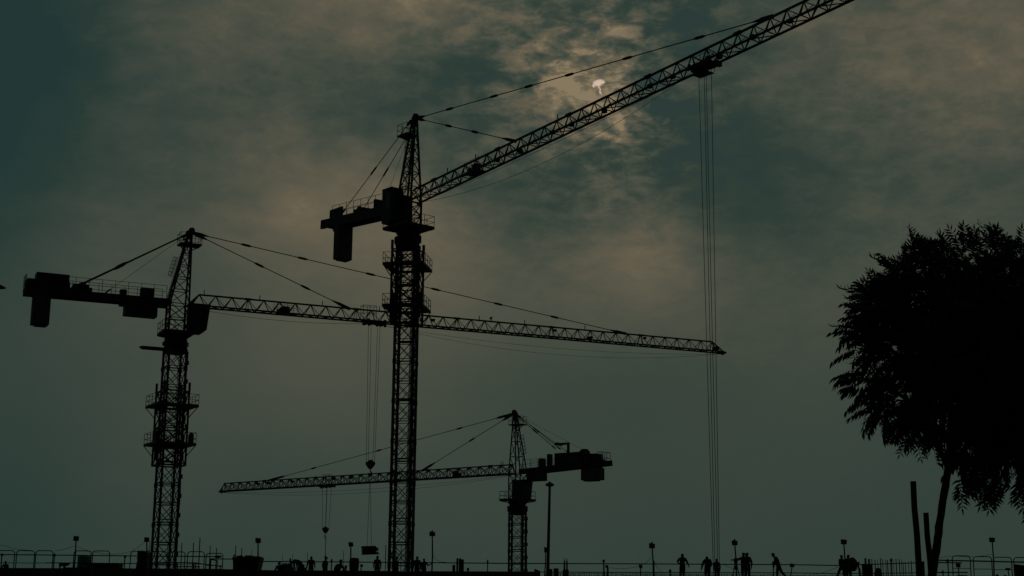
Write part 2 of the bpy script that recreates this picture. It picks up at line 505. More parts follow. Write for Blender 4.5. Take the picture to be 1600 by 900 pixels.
class Crane:
    def __init__(s, name, label, base_px, Y, Hpx, slew, jib_px, cj_px, group='tower cranes'):
        b = at(*base_px, Y)
        s.A = Vector((b.x, b.y, 0))
        s.e = Vector((math.cos(slew), math.sin(slew), 0))
        s.slew = slew
        s.root = thing(name, label, 'crane', s.A, slew, group)
        s.H = s.loc(*Hpx)[1]
        sx, sz = s.loc(*jib_px)
        s.jl = sx
        s.jp = (sz - s.H) / sx
        cx, cz = s.loc(*cj_px)
        s.cl = -cx
        s.cp = (cz - s.H) / (-cx)
        print(name, 'H %.1f jib %.1f pitch %.3f cj %.1f pitch %.3f' % (s.H, s.jl, s.jp, s.cl, s.cp), tuple(s.A))

    def loc(s, px, py):
        """pixel -> (distance along jib, height) in the crane's own vertical plane"""
        d = ray(px, py)
        n = Vector((-s.e.y, s.e.x, 0))
        t = (s.A - EYE).dot(n) / d.dot(n)
        p = EYE + d * t
        return (p - s.A).dot(s.e), p.z

    def J(s, x, y, z):
        c = math.cos(math.atan(s.jp)); k = math.sin(math.atan(s.jp))
        return Vector((x * c - z * k, y, s.H + x * k + z * c))

    def K(s, x, y, z):     # counter-jib frame, x measured backwards
        a = math.atan(s.cp)
        return Vector((-(x * math.cos(a) - z * math.sin(a)), y, s.H + x * math.sin(a) + z * math.cos(a)))

    # ---- mast
    def mast(s, ang, side, panel, top):
        rot = ang - s.slew
        s.rot = rot
        s.top = top
        s.side = side
        mb = MB()
        n = max(2, round((top - 0.4) / panel))
        qs = [ring(0.4 + (top - 0.4) * i / n, side / 2, rot) for i in range(n + 1)]
        lattice(mb, qs, 0.205, 0.068, True, True)
        for i, q in enumerate(qs):                       # joint plates on the legs at section ends
            if i % 2 == 0:
                for c in q:
                    mb.box(c, (0.29, 0.29, 0.42), rot)
        fo = s.root
        m = mb.build('mast', M['steel'], fo)
        lad = MB()
        R = Matrix.Rotation(rot, 3, 'Z')
        x0 = side / 2 - 0.45
        for yy in (-0.2, 0.2):
            lad.bar(R @ Vector((x0, yy, 0.4)), R @ Vector((x0, yy, top)), 0.05)
        z = 0.6
        while z < top:
            lad.bar(R @ Vector((x0, -0.2, z)), R @ Vector((x0, 0.2, z)), 0.03)
            z += 0.3
        z = 3.0
        while z < top - 2:                               # resting landings inside the mast
            lad.box(R @ Vector((0.0, 0.0, z)), (side * 0.62, side * 0.62, 0.05), rot)
            z += panel * 3
        lad.build('ladder', M['steel'], m)
        cb = MB()
        x0 = side / 2 + 0.17
        pts = [R @ Vector((x0 + 0.03 * math.sin(z * 1.3), -side / 2 + 0.1, z)) for z in np.arange(0.4, top, 1.0)]
        cb.path(pts, 0.05, 5)
        z = 1.5
        while z < top:
            cb.box(R @ Vector((x0, -side / 2 + 0.1, z)), (0.24, 0.3, 0.42), rot)
            z += panel
        cb.build('power_cable', M['rope'], m)
        f = MB()
        f.box((0, 0, 0.2), (5.5, 5.5, 0.4), rot, bev=0.1)
        f.build('footing', M['conc'], fo)

    # ---- climbing cage round the mast with two service platforms
    def cage(s, z0, z1, floors, half, wide=2.0):
        R = Matrix.Rotation(s.rot, 3, 'Z')
        a = s.side / 2 + 0.38
        mb = MB()
        n = 4
        qs = [ring(z0 + (z1 - z0) * i / n, a, s.rot) for i in range(n + 1)]
        lattice(mb, qs, 0.17, 0.10, True)
        for c in qs[-1]:
            mb.bar(c, c + Vector((0, 0, 0.9)), 0.2)
        root = mb.build('climbing_frame', M['steel'], s.root)
        hyd = MB()
        hyd.box(R @ Vector((a + 0.4, -a - 0.1, floors[-1] + 0.55)), (0.45, 0.55, 1.0), s.rot, bev=0.08)
        hyd.lathe(R @ Vector((a + 0.4, -a - 0.1, floors[-1] + 1.05)), [(0.2, 0), (0.2, 0.15), (0.1, 0.25)], 8)
        hyd.build('hydraulic_unit', M['steel'], root)
        hyd = MB()
        hyd.box(R @ Vector((-a - 0.1, 0.1, floors[-1] + 0.75)), (0.5, 1.1, 1.2), s.rot, bev=0.08)
        hyd.tube(R @ Vector((-a - 0.12, 0, z0 + 0.5)), R @ Vector((-a - 0.12, 0, z0 + 3.2)), 0.14)
        hyd.build('climbing_ram', M['steel'], root)
        for k, z in enumerate(floors):
            fl = MB()
            h = half * (1.0 if k == 0 else 0.98)
            # ring floor of four decks round the cage
            for sx, sy, lx, ly in ((0, -(a + h) / 2, 2 * h, h - a), (0, (a + h) / 2, 2 * h, h - a), ((a + h) / 2, 0, h - a, 2 * a), (-(a + h) / 2, 0, h - a, 2 * a)):
                fl.box(R @ Vector((sx, sy, z)), (lx, ly, 0.10), s.rot)
            for c, o in zip(ring(z - 0.05, h * 0.96, s.rot), ring(z - 1.15, a, s.rot)):
                fl.bar(c, o, 0.07)
            for q in ring(z - 0.12, h, s.rot):
                pass
            fo = fl.build('platform', M['steel'], s.root)
            rl = MB()
            pts = ring(z + 0.05, h - 0.05, s.rot)
            railing(rl, pts, 1.15, 1.05, 0.03, True, 0.16)
            rl.build('railing', M['rail'], fo)

    # ---- slewing part and tower head
    def head(s, ztop, zbot, front=0.85, rear=-0.9, apex=0.72, hw=0.8, plat=None, ladder=True, leg=0.17, br=0.075, n=6):
        H = s.H
        mb = MB()
        zz = np.linspace(zbot, H, 3)
        qs = [[Vector((front, -hw, z)), Vector((front, hw, z)), Vector((rear, hw, z)), Vector((rear, -hw, z))] for z in zz]
        lattice(mb, qs, leg, br, True)
        q2 = []
        for i in range(n + 1):
            t = (i / n) ** 0.93
            z = H + (ztop - H) * t
            f = front + (apex + 0.14 - front) * t
            r = rear + (apex - 0.14 - rear) * t
            w_ = hw + (0.16 - hw) * t
            q2.append([Vector((f, -w_, z)), Vector((f, w_, z)), Vector((r, w_, z)), Vector((r, -w_, z))])
        lattice(mb, q2, leg * 0.95, br, False, False, True)
        # pin head with sheaves
        A = Vector((apex, 0, ztop))
        mb.box(A + Vector((0, 0, -0.35)), (0.42, 0.5, 0.9))
        mb.lathe(A + Vector((0.14, -0.2, 0.12)), [(0.3, 0), (0.34, 0.2), (0.3, 0.4)], 12, 'Y')
        mb.lathe(A + Vector((-0.22, -0.12, -0.14)), [(0.24, 0), (0.26, 0.12), (0.24, 0.24)], 10, 'Y')
        mb.bar(A + Vector((0, 0, -0.7)), A + Vector((-0.75, 0, -0.95)), 0.16)
        s.apex = A
        th = mb.build('tower_head', M['steel'], s.root)
        if plat:
            x0, x1, hw2, dz = plat
            z = ztop - dz
            p = MB()
            p.box(((x0 + x1) / 2, 0, z), (x1 - x0, 2 * hw2, 0.16))
            p.bar((x0 + 0.1, 0, z - 0.1), (apex - 0.3, 0, z - 0.9), 0.1)
            p.bar((x1 - 0.1, 0, z - 0.1), (apex + 0.1, 0, z - 0.6), 0.1)
            po = p.build('head_platform', M['steel'], th)
            r = MB()
            railing(r, [(x0, -hw2, z), (x1, -hw2, z), (x1, hw2, z), (x0, hw2, z)], 1.15, 0.8, 0.028, True)
            for v in r.v:
                pass
            r.build('railing', M['rail'], th)
        if ladder:
            l = MB()
            p0 = Vector((rear - 0.28, 0, H + 0.2)); p1 = Vector((apex - 0.5, 0, ztop - 1.2))
            for y in (-0.22, 0.22):
                l.bar(p0 + Vector((0, y, 0)), p1 + Vector((0, y, 0)), 0.045)
            nn = int((p1 - p0).length / 0.33)
            for i in range(nn):
                a = p0.lerp(p1, i / nn)
                l.bar(a + Vector((0, -.22, 0)), a + Vector((0, .22, 0)), 0.03)
            c0, c1 = ladder if isinstance(ladder, tuple) else (0.3, 0.75)
            hoops = []
            k = 5
            for i in range(k + 1):
                a = p0.lerp(p1, c0 + (c1 - c0) * i / k)
                pts = [a + Vector((-0.62 * math.sin(t), 0.34 * math.cos(t), 0.12 * math.sin(t))) for t in np.linspace(0, PI, 7)]
                l.path(pts, 0.024, 4)
                hoops.append(pts)
            for j in (1, 3, 5):
                l.path([h[j] for h in hoops], 0.022, 4)
            l.build('caged_ladder', M['rail'], th)

    def slew_ring(s, z0, z1, r, half, pz, unit=True, railh=1.15):
        mb = MB()
        h = z1 - z0
        mb.lathe((0, 0, z0), [(r * 0.86, 0), (r * 0.9, h * 0.25), (r * 1.1, h * 0.3), (r * 1.1, h * 0.55), (r * 0.95, h * 0.62), (r * 0.95, h)], 20)
        for a in (0.5, 2.2, 3.9, 5.4):
            c = Vector((r * 1.0 * math.cos(a), r * 1.0 * math.sin(a), z0 + h * 0.4))
            mb.lathe(c, [(0.16, -0.5), (0.25, -0.35), (0.25, 0.2), (0.16, 0.35)], 8)
        # transition frames above and below the bearing
        mb.box((0, 0, z0 - 0.25), (s.side * 1.05, s.side * 1.05, 0.5), s.rot)
        mb.box((0, 0, (z1 + pz) / 2), (r * 1.5, r * 1.5, abs(pz - z1) + 0.2))
        so_ = mb.build('slewing_ring', M['steel'], s.root)
        p = MB()
        p.box((0, 0, pz), (2 * half, 2 * half, 0.14))
        for c in ring(pz - 0.08, half * 0.93, 0):
            p.bar(c, c * 0.45 + Vector((0, 0, (pz - 0.55) * 0.55)), 0.12)
        po = p.build('platform', M['steel'], s.root)
        rl = MB()
        railing(rl, ring(pz + 0.07, half - 0.05, 0), railh, 1.2, 0.03, True, 0.14)
        rl.build('railing', M['rail'], po)

    # ---- jib
    def jib(s, style, panel, w=1.2, h=1.25, s0=1.0, nose=True, pegs=(), lumps=(), chord=0.15, brace=0.07):
        L = s.jl
        J = s.J
        mb = MB()
        n = int(round((L - 0.8 - s0) / panel))
        panel = (L - 0.8 - s0) / n
        lo = [s0 + i * panel for i in range(n + 1)]
        W = w / 2
        if style == 'pyramid':
            tops = [x + panel / 2 for x in lo[:-1]]
            for i, x in enumerate(tops):
                t = J(x, 0, h)
                for xx in (lo[i], lo[i + 1]):
                    for y in (-W, W):
                        mb.bar(t, J(xx, y, 0), brace)
                if i % 7 == 3:
                    for y in (-W, W):
                        mb.bar(t, J(x - 0.12, y, 0), brace * 0.8)
                        mb.bar(J(x - 0.35, 0, h), J(x + 0.35, 0, h), 0.24, 0.2)
            t0, t1 = tops[0], tops[-1]
            mb.bar(J(t0, 0, h), J(s0 - 0.1, -W * 0.7, 0.25), chord)
            mb.bar(J(t0, 0, h), J(s0 - 0.1, W * 0.7, 0.25), chord)
        else:
            tops = lo
            for i, x in enumerate(lo):
                for y in (-W, W):
                    mb.bar(J(x, 0, h), J(x, y, 0), brace)
                if i < n:
                    x2 = lo[i + 1]
                    if style == 'post':
                        mb.bar(J(x, 0, h), J(x2, -W, 0), brace)
                        mb.bar(J(x2, 0, h), J(x, W, 0), brace)
                        xm = (x + x2) / 2
                        mb.bar(J(x, -W, 0), J(xm, 0, h * 0.5), brace * 0.6)
                    else:
                        for y in (-W, W):
                            mb.bar(J(x, 0, h), J(x2, y, 0), brace)
                            mb.bar(J(x2, 0, h), J(x, y, 0), brace)
                if i % 6 == 2:
                    mb.bar(J(x - 0.35, 0, h + 0.03), J(x + 0.35, 0, h + 0.03), 0.26, 0.22)
            t0, t1 = lo[0], lo[-1]
        mb.bar(J(t0, 0, h), J(t1, 0, h), chord * 1.05)
        for y in (-W, W):
            mb.bar(J(s0 - 0.4, y, 0), J(L - 0.4, y, 0), chord)
        for i, x in enumerate(lo):
            mb.bar(J(x, -W, 0.0), J(x, W, 0.0), brace)
            if i < n:
                a, b = (-W, W) if i % 2 else (W, -W)
                mb.bar(J(x, a, 0), J(lo[i + 1], b, 0), brace)
        if nose:
            mb.bar(J(t1, 0, h), J(L, 0, 0.1), chord * 0.7)
            for y in (-W, W):
                mb.bar(J(t1, 0, h), J(L - 0.4, y, 0), brace)
                mb.bar(J(L - 0.5, y, 0), J(L, y * 0.4, 0), chord)
            mb.box(J(L - 0.35, 0, -0.05), (0.9, w * 0.7, 0.22))
            mb.lathe(J(L - 0.2, -0.1, -0.1), [(0.22, 0), (0.22, 0.2)], 10, 'Y')
        for x in pegs:
            mb.bar(J(x, 0, h), J(x, 0, h + 0.55), 0.07)
        for x, y, z, sz in lumps:
            mb.box(J(x, y, z), (sz * 1.2, sz * 1.1, sz * 0.7), bev=0.05)
            mb.lathe(J(x + sz * 0.4, y - sz * 0.3, z + sz * 0.2), [(sz * 0.4, 0), (sz * 0.4, sz * 0.6)], 8, 'Y')
        s.jw, s.jh = w, h
        s.jibo = mb.build('jib', M['steel'], s.root)
        return s.jibo

    def jib_winch(s, x, z=0.42):
        J = s.J
        mb = MB()
        mb.box(J(x, 0, z), (0.8, 0.6, 0.75), bev=0.1)
        mb.lathe(J(x - 0.55, -0.4, z - 0.1), [(0.3, 0), (0.3, 0.05), (0.22, 0.06), (0.22, 0.74), (0.3, 0.75), (0.3, 0.8)], 12, 'Y')
        mb.box(J(x, 0, -0.06), (2.2, 0.8, 0.08))
        o = mb.build('trolley_winch', M['steel'], s.root)
        r = MB()
        for yy in (-0.62, 0.62):
            railing(r, [J(x - 1.1, yy, 0.0), J(x + 1.1, yy, 0.0)], 1.1, 1.1, 0.025)
        r.build('railing', M['rail'], o)

    # ---- ties
    def ties(s, front, rear, r=0.045):
        J = s.J
        for xj, cl, link in front:
            p = s.apex + Vector((0.25, 0, -0.1))
            q = J(xj, 0, s.jh + 0.05)
            d = (q - p).normalized()
            mb = MB()
            mb.tube(p, q, r)
            mb.bar(p, p + d * link, 0.24, 0.3)
            mb.path([p + d * link, p + d * (link + 0.7)], [0.17, 0.05], 6)
            mb.bar(q - d * link * 1.1, q + d * 0.3, 0.2, 0.3)
            mb.path([q - d * link * 1.1, q - d * (link * 1.1 + 0.9)], [0.15, 0.05], 6)
            for t in cl:
                sleeve(mb, p.lerp(q, t), q, 0.13, 1.25)
            mb.build('tie_rod', M['steel'], s.root)
        for xk, zk, y, cl, rr in rear:
            p = s.apex + Vector((-0.2, y * 0.4, -0.25))
            q = s.K(xk, y, zk)
            mb = MB()
            mb.tube(p, q, rr)
            d = (q - p).normalized()
            mb.bar(p, p + d * 0.7, 0.2, 0.2)
            mb.bar(q - d * 0.7, q, 0.14, 0.16)
            for t in cl:
                sleeve(mb, p.lerp(q, t), q, rr * 2.3, 1.5)
            mb.build('tie_rod', M['steel'], s.root)

    # ---- counter-jib
    def counter(s, width=1.5, depth=0.55, x0=0.9, rail=None, railh=1.0, zc=0.1):
        K = s.K
        mb = MB()
        L = s.cl
        for y in (-width / 2, width / 2):
            mb.bar(K(x0, y, zc), K(L, y, zc), 0.2, depth)
        mb.bar(K(x0, 0, zc + depth * 0.28), K(L, 0, zc + depth * 0.28), width, 0.07)
        x = x0 + 0.6
        while x < L:
            mb.bar(K(x, -width / 2, zc), K(x, width / 2, zc), 0.16, depth * 0.7)
            x += 1.4
        s.cj = mb.build('counter_jib', M['steel'], s.root)
        r = MB()
        a, b = rail or (x0 + 0.4, L - 0.3)
        for y in (-width / 2 - 0.12, width / 2 + 0.12):
            railing(r, [K(a, y, zc + depth / 2), K(b, y, zc + depth / 2)], railh, 1.25, 0.028)
        r.build('railing', M['rail'], s.cj)

    def prect(s, x0, x1, y0, y1, wd, y=0.0):
        """box of lateral width wd whose outline fills this window of the view"""
        c, zc = s.loc((x0 + x1) / 2, (y0 + y1) / 2)
        p = s.A + s.e * c
        m = p.y / F
        Wx = (x1 - x0) * m
        ln = max(0.35, (Wx - wd * abs(s.e.y)) / abs(s.e.x))
        n = Vector((-s.e.y, s.e.x, 0))
        # shift along the jib so that a lateral offset keeps the same screen place
        c -= y * n.x / s.e.x
        return Vector((c, y, zc)), (ln, wd, (y1 - y0) * m * 1.02)

    def pbox(s, name, mt, rect, wd, y=0.0, bev=0.06, extra=None):
        c, sz = s.prect(*rect, wd, y)
        mb = MB()
        mb.box(c, sz, bev=bev)
        if extra: extra(mb, c, sz)
        return mb.build(name, M[mt], s.root)

    def cab(s, rect, wd, y=0.0, front=1):
        c, sz = s.prect(*rect, wd, y)
        lx, _, lz = sz
        x0, x1 = c.x - lx / 2, c.x + lx / 2
        z0, z1 = c.z - lz / 2, c.z + lz / 2
        if front < 0: x0, x1 = x1, x0
        k = front
        prof = [(x0, z0 + lz * 0.05), (x0 + k * lx * 0.25, z0), (x1 - k * lx * 0.32, z0), (x1 - k * lx * 0.12, z0 + lz * 0.12), (x1, z1 - lz * 0.06), (x1 - k * lx * 0.04, z1), (x0, z1)]
        if front < 0: prof.reverse()
        mb = MB()
        mb.prism(prof, c.y - wd / 2, c.y + wd / 2)
        mb.box((c.x, c.y, z1 + 0.05), (lx * 1.04, wd * 1.05, 0.1))
        o = mb.build('cab', M['sheet'], s.root)
        for yy in (c.y - wd / 2 - 0.012, c.y + wd / 2 + 0.012):
            for a, b in ((0.52, 0.66), (0.70, 0.84)):
                g = MB()
                g.box((x0 + (x1 - x0) * (a + b) / 2, yy, z0 + lz * 0.62), (abs(x1 - x0) * (b - a), 0.02, lz * 0.45))
                g.build('window', M['glass'], o)
        d = MB()
        d.box((x0 + (x1 - x0) * 0.26, c.y - wd / 2 - 0.014, z0 + lz * 0.48), (abs(lx) * 0.3, 0.024, lz * 0.72))
        d.build('door', M['sheet'], o)
        return o

    # ---- trolley, ropes, hook
    def trolley(s, x, hookpx=None, hook_z=None, spread=1.0, basket=1, block=0.55, rope_r=0.023, conv=0.55):
        J = s.J
        W = s.jw / 2
        mb = MB()
        mb.box(J(x, 0, -0.14), (2.3, s.jw * 1.1, 0.16))
        for dx in (-0.95, 0.95):
            mb.box(J(x + dx, 0, -0.24), (0.3, s.jw * 0.8, 0.22), bev=0.05)
            for y in (-W, W):
                mb.lathe(J(x + dx, y - 0.06, -0.02), [(0.16, 0), (0.16, 0.12)], 10, 'Y')
                mb.box(J(x + dx, y * 1.25, -0.08), (0.3, 0.08, 0.5))
        for dx in (-0.5, 0.4):
            mb.lathe(J(x + dx, -0.3, -0.28), [(0.18, 0), (0.14, 0.08), (0.14, 0.52), (0.18, 0.6)], 12, 'Y')
        mb.box(J(x + 1.25, 0, -0.28), (0.22, 0.25, 0.4))
        o = mb.build('trolley', M['steel'], s.root)
        b = MB()
        if basket:
            yy = basket * (W + 0.5)
            b.box(J(x - 1.1, yy, -0.12), (1.5, 0.8, 0.06))
            c = [J(x - 1.85, yy - 0.4, -0.1), J(x - 0.35, yy - 0.4, -0.1), J(x - 0.35, yy + 0.4, -0.1), J(x - 1.85, yy + 0.4, -0.1)]
            railing(b, c, 1.55, 0.75, 0.03, True)
            b.build('service_basket', M['rail'], o)
        t = J(x, 0, -0.36)
        bz = hook_z
        rp = MB()
        for k, dx in enumerate((-0.62, -0.2, 0.22, 0.62)):
            y = (-0.28, 0.28)[k % 2]
            rp.tube(t + Vector((dx * spread, y, 0)), Vector((t.x + dx * spread * conv, y * 0.7, bz)), rope_r, n=5)
        rp.build('hoist_rope', M['rope'], s.root)
        hb = MB()
        k = block
        prof = [(-0.95 * k, 0.55 * k), (-1.0 * k, 0.1 * k), (-0.55 * k, -0.55 * k), (-0.22 * k, -0.95 * k), (0.22 * k, -0.95 * k), (0.55 * k, -0.55 * k), (1.0 * k, 0.1 * k), (0.95 * k, 0.55 * k), (0.45 * k, 0.72 * k), (0.3 * k, 1.0 * k), (-0.3 * k, 1.0 * k), (-0.45 * k, 0.72 * k)]
        c = Vector((t.x, 0, bz))
        hb._q([c + Vector((x_, -0.22, z_)) for x_, z_ in prof], [c + Vector((x_, 0.22, z_)) for x_, z_ in prof])
        for dx in (-0.55, 0.55):
            hb.lathe(c + Vector((dx * k, -0.3, 0.2 * k)), [(0.4 * k, 0), (0.4 * k, 0.6)], 12, 'Y')
        ho = hb.build('hook_block', M['steel'], s.root)
        hk = MB()
        hz = bz - 0.95 * k
        pts = [c + Vector((0, 0, hz - bz)), c + Vector((0, 0, hz - bz - 0.3))]
        pts += [Vector((c.x + 0.2 * math.sin(a) , 0, hz - 0.5 + 0.2 * math.cos(a))) for a in np.linspace(0.2, 4.3, 9)]
        hk.path(pts, 0.06, 6)
        hk.build('hook', M['steel'], ho)
        s.hook_local = Vector((c.x, 0, hz - 0.68))
        return s.root_to_world(s.hook_local)

    def root_to_world(s, v):
        R = Matrix.Rotation(s.slew, 3, 'Z')
        return s.A + R @ v

    def sag(s, x0, x1, sags, z0=-0.25, z1=-0.2, r=0.019):
        J = s.J
        mb = MB()
        for k, sg in enumerate(sags):
            pts = []
            for i in range(25):
                t = i / 24
                pts.append(J(x0 + (x1 - x0) * t, 0.15 * (1 if k % 2 else -1), z0 + (z1 - z0) * t) - Vector((0, 0, sg * 4 * t * (1 - t))))
            mb.path(pts, r, 4)
        mb.build('trolley_rope', M['rope'], s.jibo)


# ---- tallest crane, jib swinging out over the camera's right
c2 = Crane('tower_crane', 'tallest tower crane, long jib rising past the half-hidden sun and out of the picture', (626, 890), 136, (643, 318),
           math.atan2(-0.76, 0.65), (1322, -3), (512, 349))
m2 = lambda px, py: c2.loc(px, py)[1]
c2.mast(math.radians(-9), 1.8, 1.88, m2(640, 384))
c2.cage(m2(640, 506), m2(640, 392), (m2(640, 418), m2(640, 482)), 2.05)
c2.slew_ring(m2(641, 380), m2(641, 364), 1.15, 1.85, m2(641, 357))
c2.head(m2(652, 183), m2(642, 356), 0.85, -0.95, 0.62, 0.85, plat=(-1.35, 0.3, 0.7, 1.6), ladder=(0.25, 0.9))
sx = lambda px, py: c2.loc(px, py)[0]
c2.jl += 7.0
c2.jib('post', 1.62, 1.25, 1.28, 0.9, True, pegs=[c2.loc(701, 262)[0], c2.loc(745, 240)[0], c2.loc(874, 178)[0]],
       lumps=[(x, (-.3, .3, .2)[i % 3], (.1, .25, .5)[i % 3], .36) for i, x in enumerate([14, 16.5, 21, 24, 27.5, 33, 36, 40.5, 44, 48])])
c2.jib_winch(c2.loc(745, 262)[0])
c2.counter(1.6, 0.95, 0.9, (3.2, c2.cl - 2.2), 1.25, -0.3)
Lc = c2.cl
c2.ties([(c2.loc(805, 214)[0], (0.35, 0.62), 0.9), (c2.loc(1208, 25)[0], (0.12, 0.27, 0.38, 0.5, 0.66, 0.84), 0.8)],
        [(c2.loc(553, 330)[0] * -1 + 1.2, 0.4, -0.75, (0.53,), 0.04), (c2.loc(566, 330)[0] * -1 + 1.5, 0.4, 0.75, (0.53,), 0.04), (c2.loc(597, 325)[0] * -1, 0.5, 0.1, (), 0.018)])
c2.cab((599, 633, 306, 362), 1.45, -1.45)
c2.pbox('electric_cabinet', 'sheet', (622, 646, 309, 360), 1.0, -0.35)
c2.pbox('switch_box', 'sheet', (583, 598, 312, 334), 0.9, 0.0)
def drum_(mb, c, sz):
    mb.lathe(c + Vector((0.1, -0.6, 0.25)), [(0.5, 0), (0.5, 0.06), (0.36, 0.07), (0.36, 1.13), (0.5, 1.14), (0.5, 1.2)], 14, 'Y')
    mb.box(c + Vector((0.85, 0.1, 0.05)), (0.6, 0.7, 0.6), bev=0.08)
c2.pbox('hoist_winch', 'steel', (551, 583, 327, 342), 1.3, 0.0, extra=drum_)
def slots_(mb, c, sz):
    for k in (-0.33, 0, 0.33):
        mb.box(c + Vector((0, k * sz[1] * 1.02, sz[2] / 2 + 0.12)), (sz[0] * 0.7, sz[1] * 0.2, 0.3))
    mb.box(c + Vector((sz[0] * 0.05, 0, -sz[2] / 2 - 0.06)), (sz[0] * 0.7, sz[1] * 0.7, 0.16))
c2.pbox('counterweight', 'block', (520, 552, 352, 407), 1.75, 0.0, 0.12, slots_)
# wind panel with its lower ledge at the very end of the counter-jib
def ledge_(mb, c, sz):
    for y in (-0.8, 0.8):
        mb.bar(c + Vector((-sz[0] / 2, y, -sz[2] / 2 - 0.35)), c + Vector((sz[0] / 2 + 0.5, y, -sz[2] / 2 - 0.35)), 0.2, 0.3)
        mb.bar(c + Vector((-sz[0] / 2, y, -sz[2] / 2)), c + Vector((-sz[0] / 2, y, -sz[2] / 2 - 0.4)), 0.12)
c2.pbox('end_panel', 'sheet', (510, 536, 320, 345), 0.2, 0.85, extra=ledge_)
c2x = c2.loc(1100, 108)[0]
h2 = c2.trolley(c2.loc(1103, 98)[0], hook_z=1.55, spread=0.68, basket=1, conv=0.25)
c2.sag(1.2, c2.loc(1085, 110)[0], (1.9, 0.4))

# ---- middle crane with its jib reaching behind the tallest one
c1 = Crane('tower_crane', 'mid-height tower crane at left, lifting a hanging bundle on its nearly level jib', (254, 890), 142, (279, 476),
           math.atan2(0.443, 0.896), (1131, 551), (38, 455))
m1 = lambda px, py: c1.loc(px, py)[1]
c1.mast(math.radians(31), 1.8, 1.9, m1(272, 547))
c1.cage(m1(262, 728), m1(262, 612), (m1(265, 636), m1(262, 696)), 2.1)
c1.slew_ring(m1(273, 545), m1(273, 528), 1.2, 1.6, m1(274, 522))
c1.head(m1(290, 361), m1(276, 520), 0.95, -0.95, 0.85, 0.8, plat=(-0.25, 1.95, 0.75, 1.45), ladder=(0.42, 0.72))
l1 = lambda px, py: c1.loc(px, py)[0]
c1.jib('pyramid', 1.72, 1.2, 1.22, 1.3, True, pegs=[l1(x, y) for x, y in ((319, 462), (406, 470), (504, 478), (593, 487), (749, 500), (820, 508), (914, 518))],
       lumps=[(l1(676, 500), 0, .75, .35), (l1(867, 518), 0, .85, .3), (l1(922, 530), .2, .35, .45), (l1(1007, 529), 0, .9, .3), (l1(1118, 545), 0, .4, .55)])
c1.jib_winch(l1(446, 488), 0.4)
c1.counter(1.7, 0.7, 0.9, (1.4, 11.6), 1.3, 0.0)
c1.ties([(l1(543, 485), (0.42, 0.72), 1.0), (l1(975, 521), (0.11, 0.23, 0.38, 0.53, 0.68, 0.82), 1.0)],
        [(-l1(109, 440), 0.5, -0.6, (0.58,), 0.06), (-l1(109, 440), 0.5, 0.6, (0.58,), 0.06), (-l1(165, 445), 0.5, 0.0, (), 0.02)])
c1.cab((292, 330, 479, 523), 1.5, -0.4)
c1.pbox('electric_cabinet', 'sheet', (193, 248, 477, 496), 1.4, -0.3)
c1.pbox('switch_box', 'sheet', (216, 241, 450, 480), 0.9, 0.2)
c1.pbox('resistor_box', 'sheet', (184, 198, 452, 478), 0.7, 0.2)
c1.pbox('hoist_winch', 'steel', (110, 140, 446, 462), 1.2, 0.0, extra=drum_)
c1.pbox('end_panel', 'sheet', (53, 109, 429, 456), 1.5, 0.0)
def endrail_(mb, c, sz):
    railing(mb, [c + Vector((-sz[0] / 2 - .1, -.9, -.5)), c + Vector((-sz[0] / 2 - .1, .9, -.5))], 1.5, .6, .03)
c1.pbox('ballast_frame', 'steel', (38, 110, 440, 459), 1.8, 0.0, extra=endrail_)
c1.pbox('counterweight', 'block', (46, 81, 462, 508), 1.6, 0.0, 0.12, slots_)
bm_ = MB()
a, z = c1.loc(216, 543)
b, _ = c1.loc(262, 543)
bm_.bar((a + 0.35, -0.2, z), (b, -0.2, z), 0.3, 0.34)
bm_.path([(a + 0.35, -0.2, z), (a, -0.2, z + 0.05)], [0.2, 0.02], 4)
bm_.build('monorail_beam', M['steel'], c1.root)
h1 = c1.trolley(l1(585, 502), hook_z=at(580, 724, 150).z, spread=1.25, basket=-1, block=0.48, conv=0.7)
c1.sag(1.2, c1.loc(583, 505)[0], (0.55,))
c1.sag(c1.loc(590, 505)[0], c1.jl - 0.5, (1.75, 0.95), r=0.015)

# ---- small far crane beside the street lamp
c3 = Crane('tower_crane', 'smallest, farthest tower crane behind the street lamp, its jib pointing left', (808, 890), 200, (809, 740),
           math.atan2(0.61, -0.79), (345, 768), (951, 724))
m3 = lambda px, py: c3.loc(px, py)[1]
c3.mast(math.radians(12), 1.95, 1.75, m3(809, 800))
c3.slew_ring(m3(809, 799), m3(809, 787), 1.2, 1.85, m3(809, 782))
c3.head(m3(804, 645), m3(809, 781), 0.95, -1.05, 0.55, 0.8, plat=(-0.95, 1.1, 0.75, 1.75), ladder=(0.35, 0.7), leg=0.135, br=0.07, n=4)
l3 = lambda px, py: c3.loc(px, py)[0]
c3.jib('cross', 1.95, 1.2, 1.3, 1.0, True, pegs=[l3(783, 733), l3(786, 733)], lumps=[(l3(x, 752), 0, .9, .45) for x in (403, 457, 521, 548, 420)], chord=0.17, brace=0.085)
c3.jib_winch(l3(712, 741), 0.5)
c3.counter(1.7, 0.75, 0.9, (1.6, 5.5), 1.15, 0.1)
c3.ties([(l3(661, 741), (0.45,), 1.6), (l3(421, 757), (0.2, 0.52, 0.8), 2.6)],
        [(-l3(873, 696), 2.75, -0.6, (0.45,), 0.045), (-l3(873, 696), 2.75, 0.6, (0.5,), 0.045), (-l3(893, 706), 1.9, 0.3, (), 0.035), (-l3(930, 705), 1.2, 0.0, (), 0.018)])
c3.cab((800, 832, 753, 785), 1.6, 1.0, -1)
c3.pbox('electric_cabinet', 'sheet', (822, 855, 738, 752), 1.3, 0.5)
c3.pbox('switch_box', 'sheet', (841, 853, 717, 735), 0.8, 0.0)
c3.pbox('resistor_box', 'sheet', (854, 864, 710, 733), 0.8, 0.0)
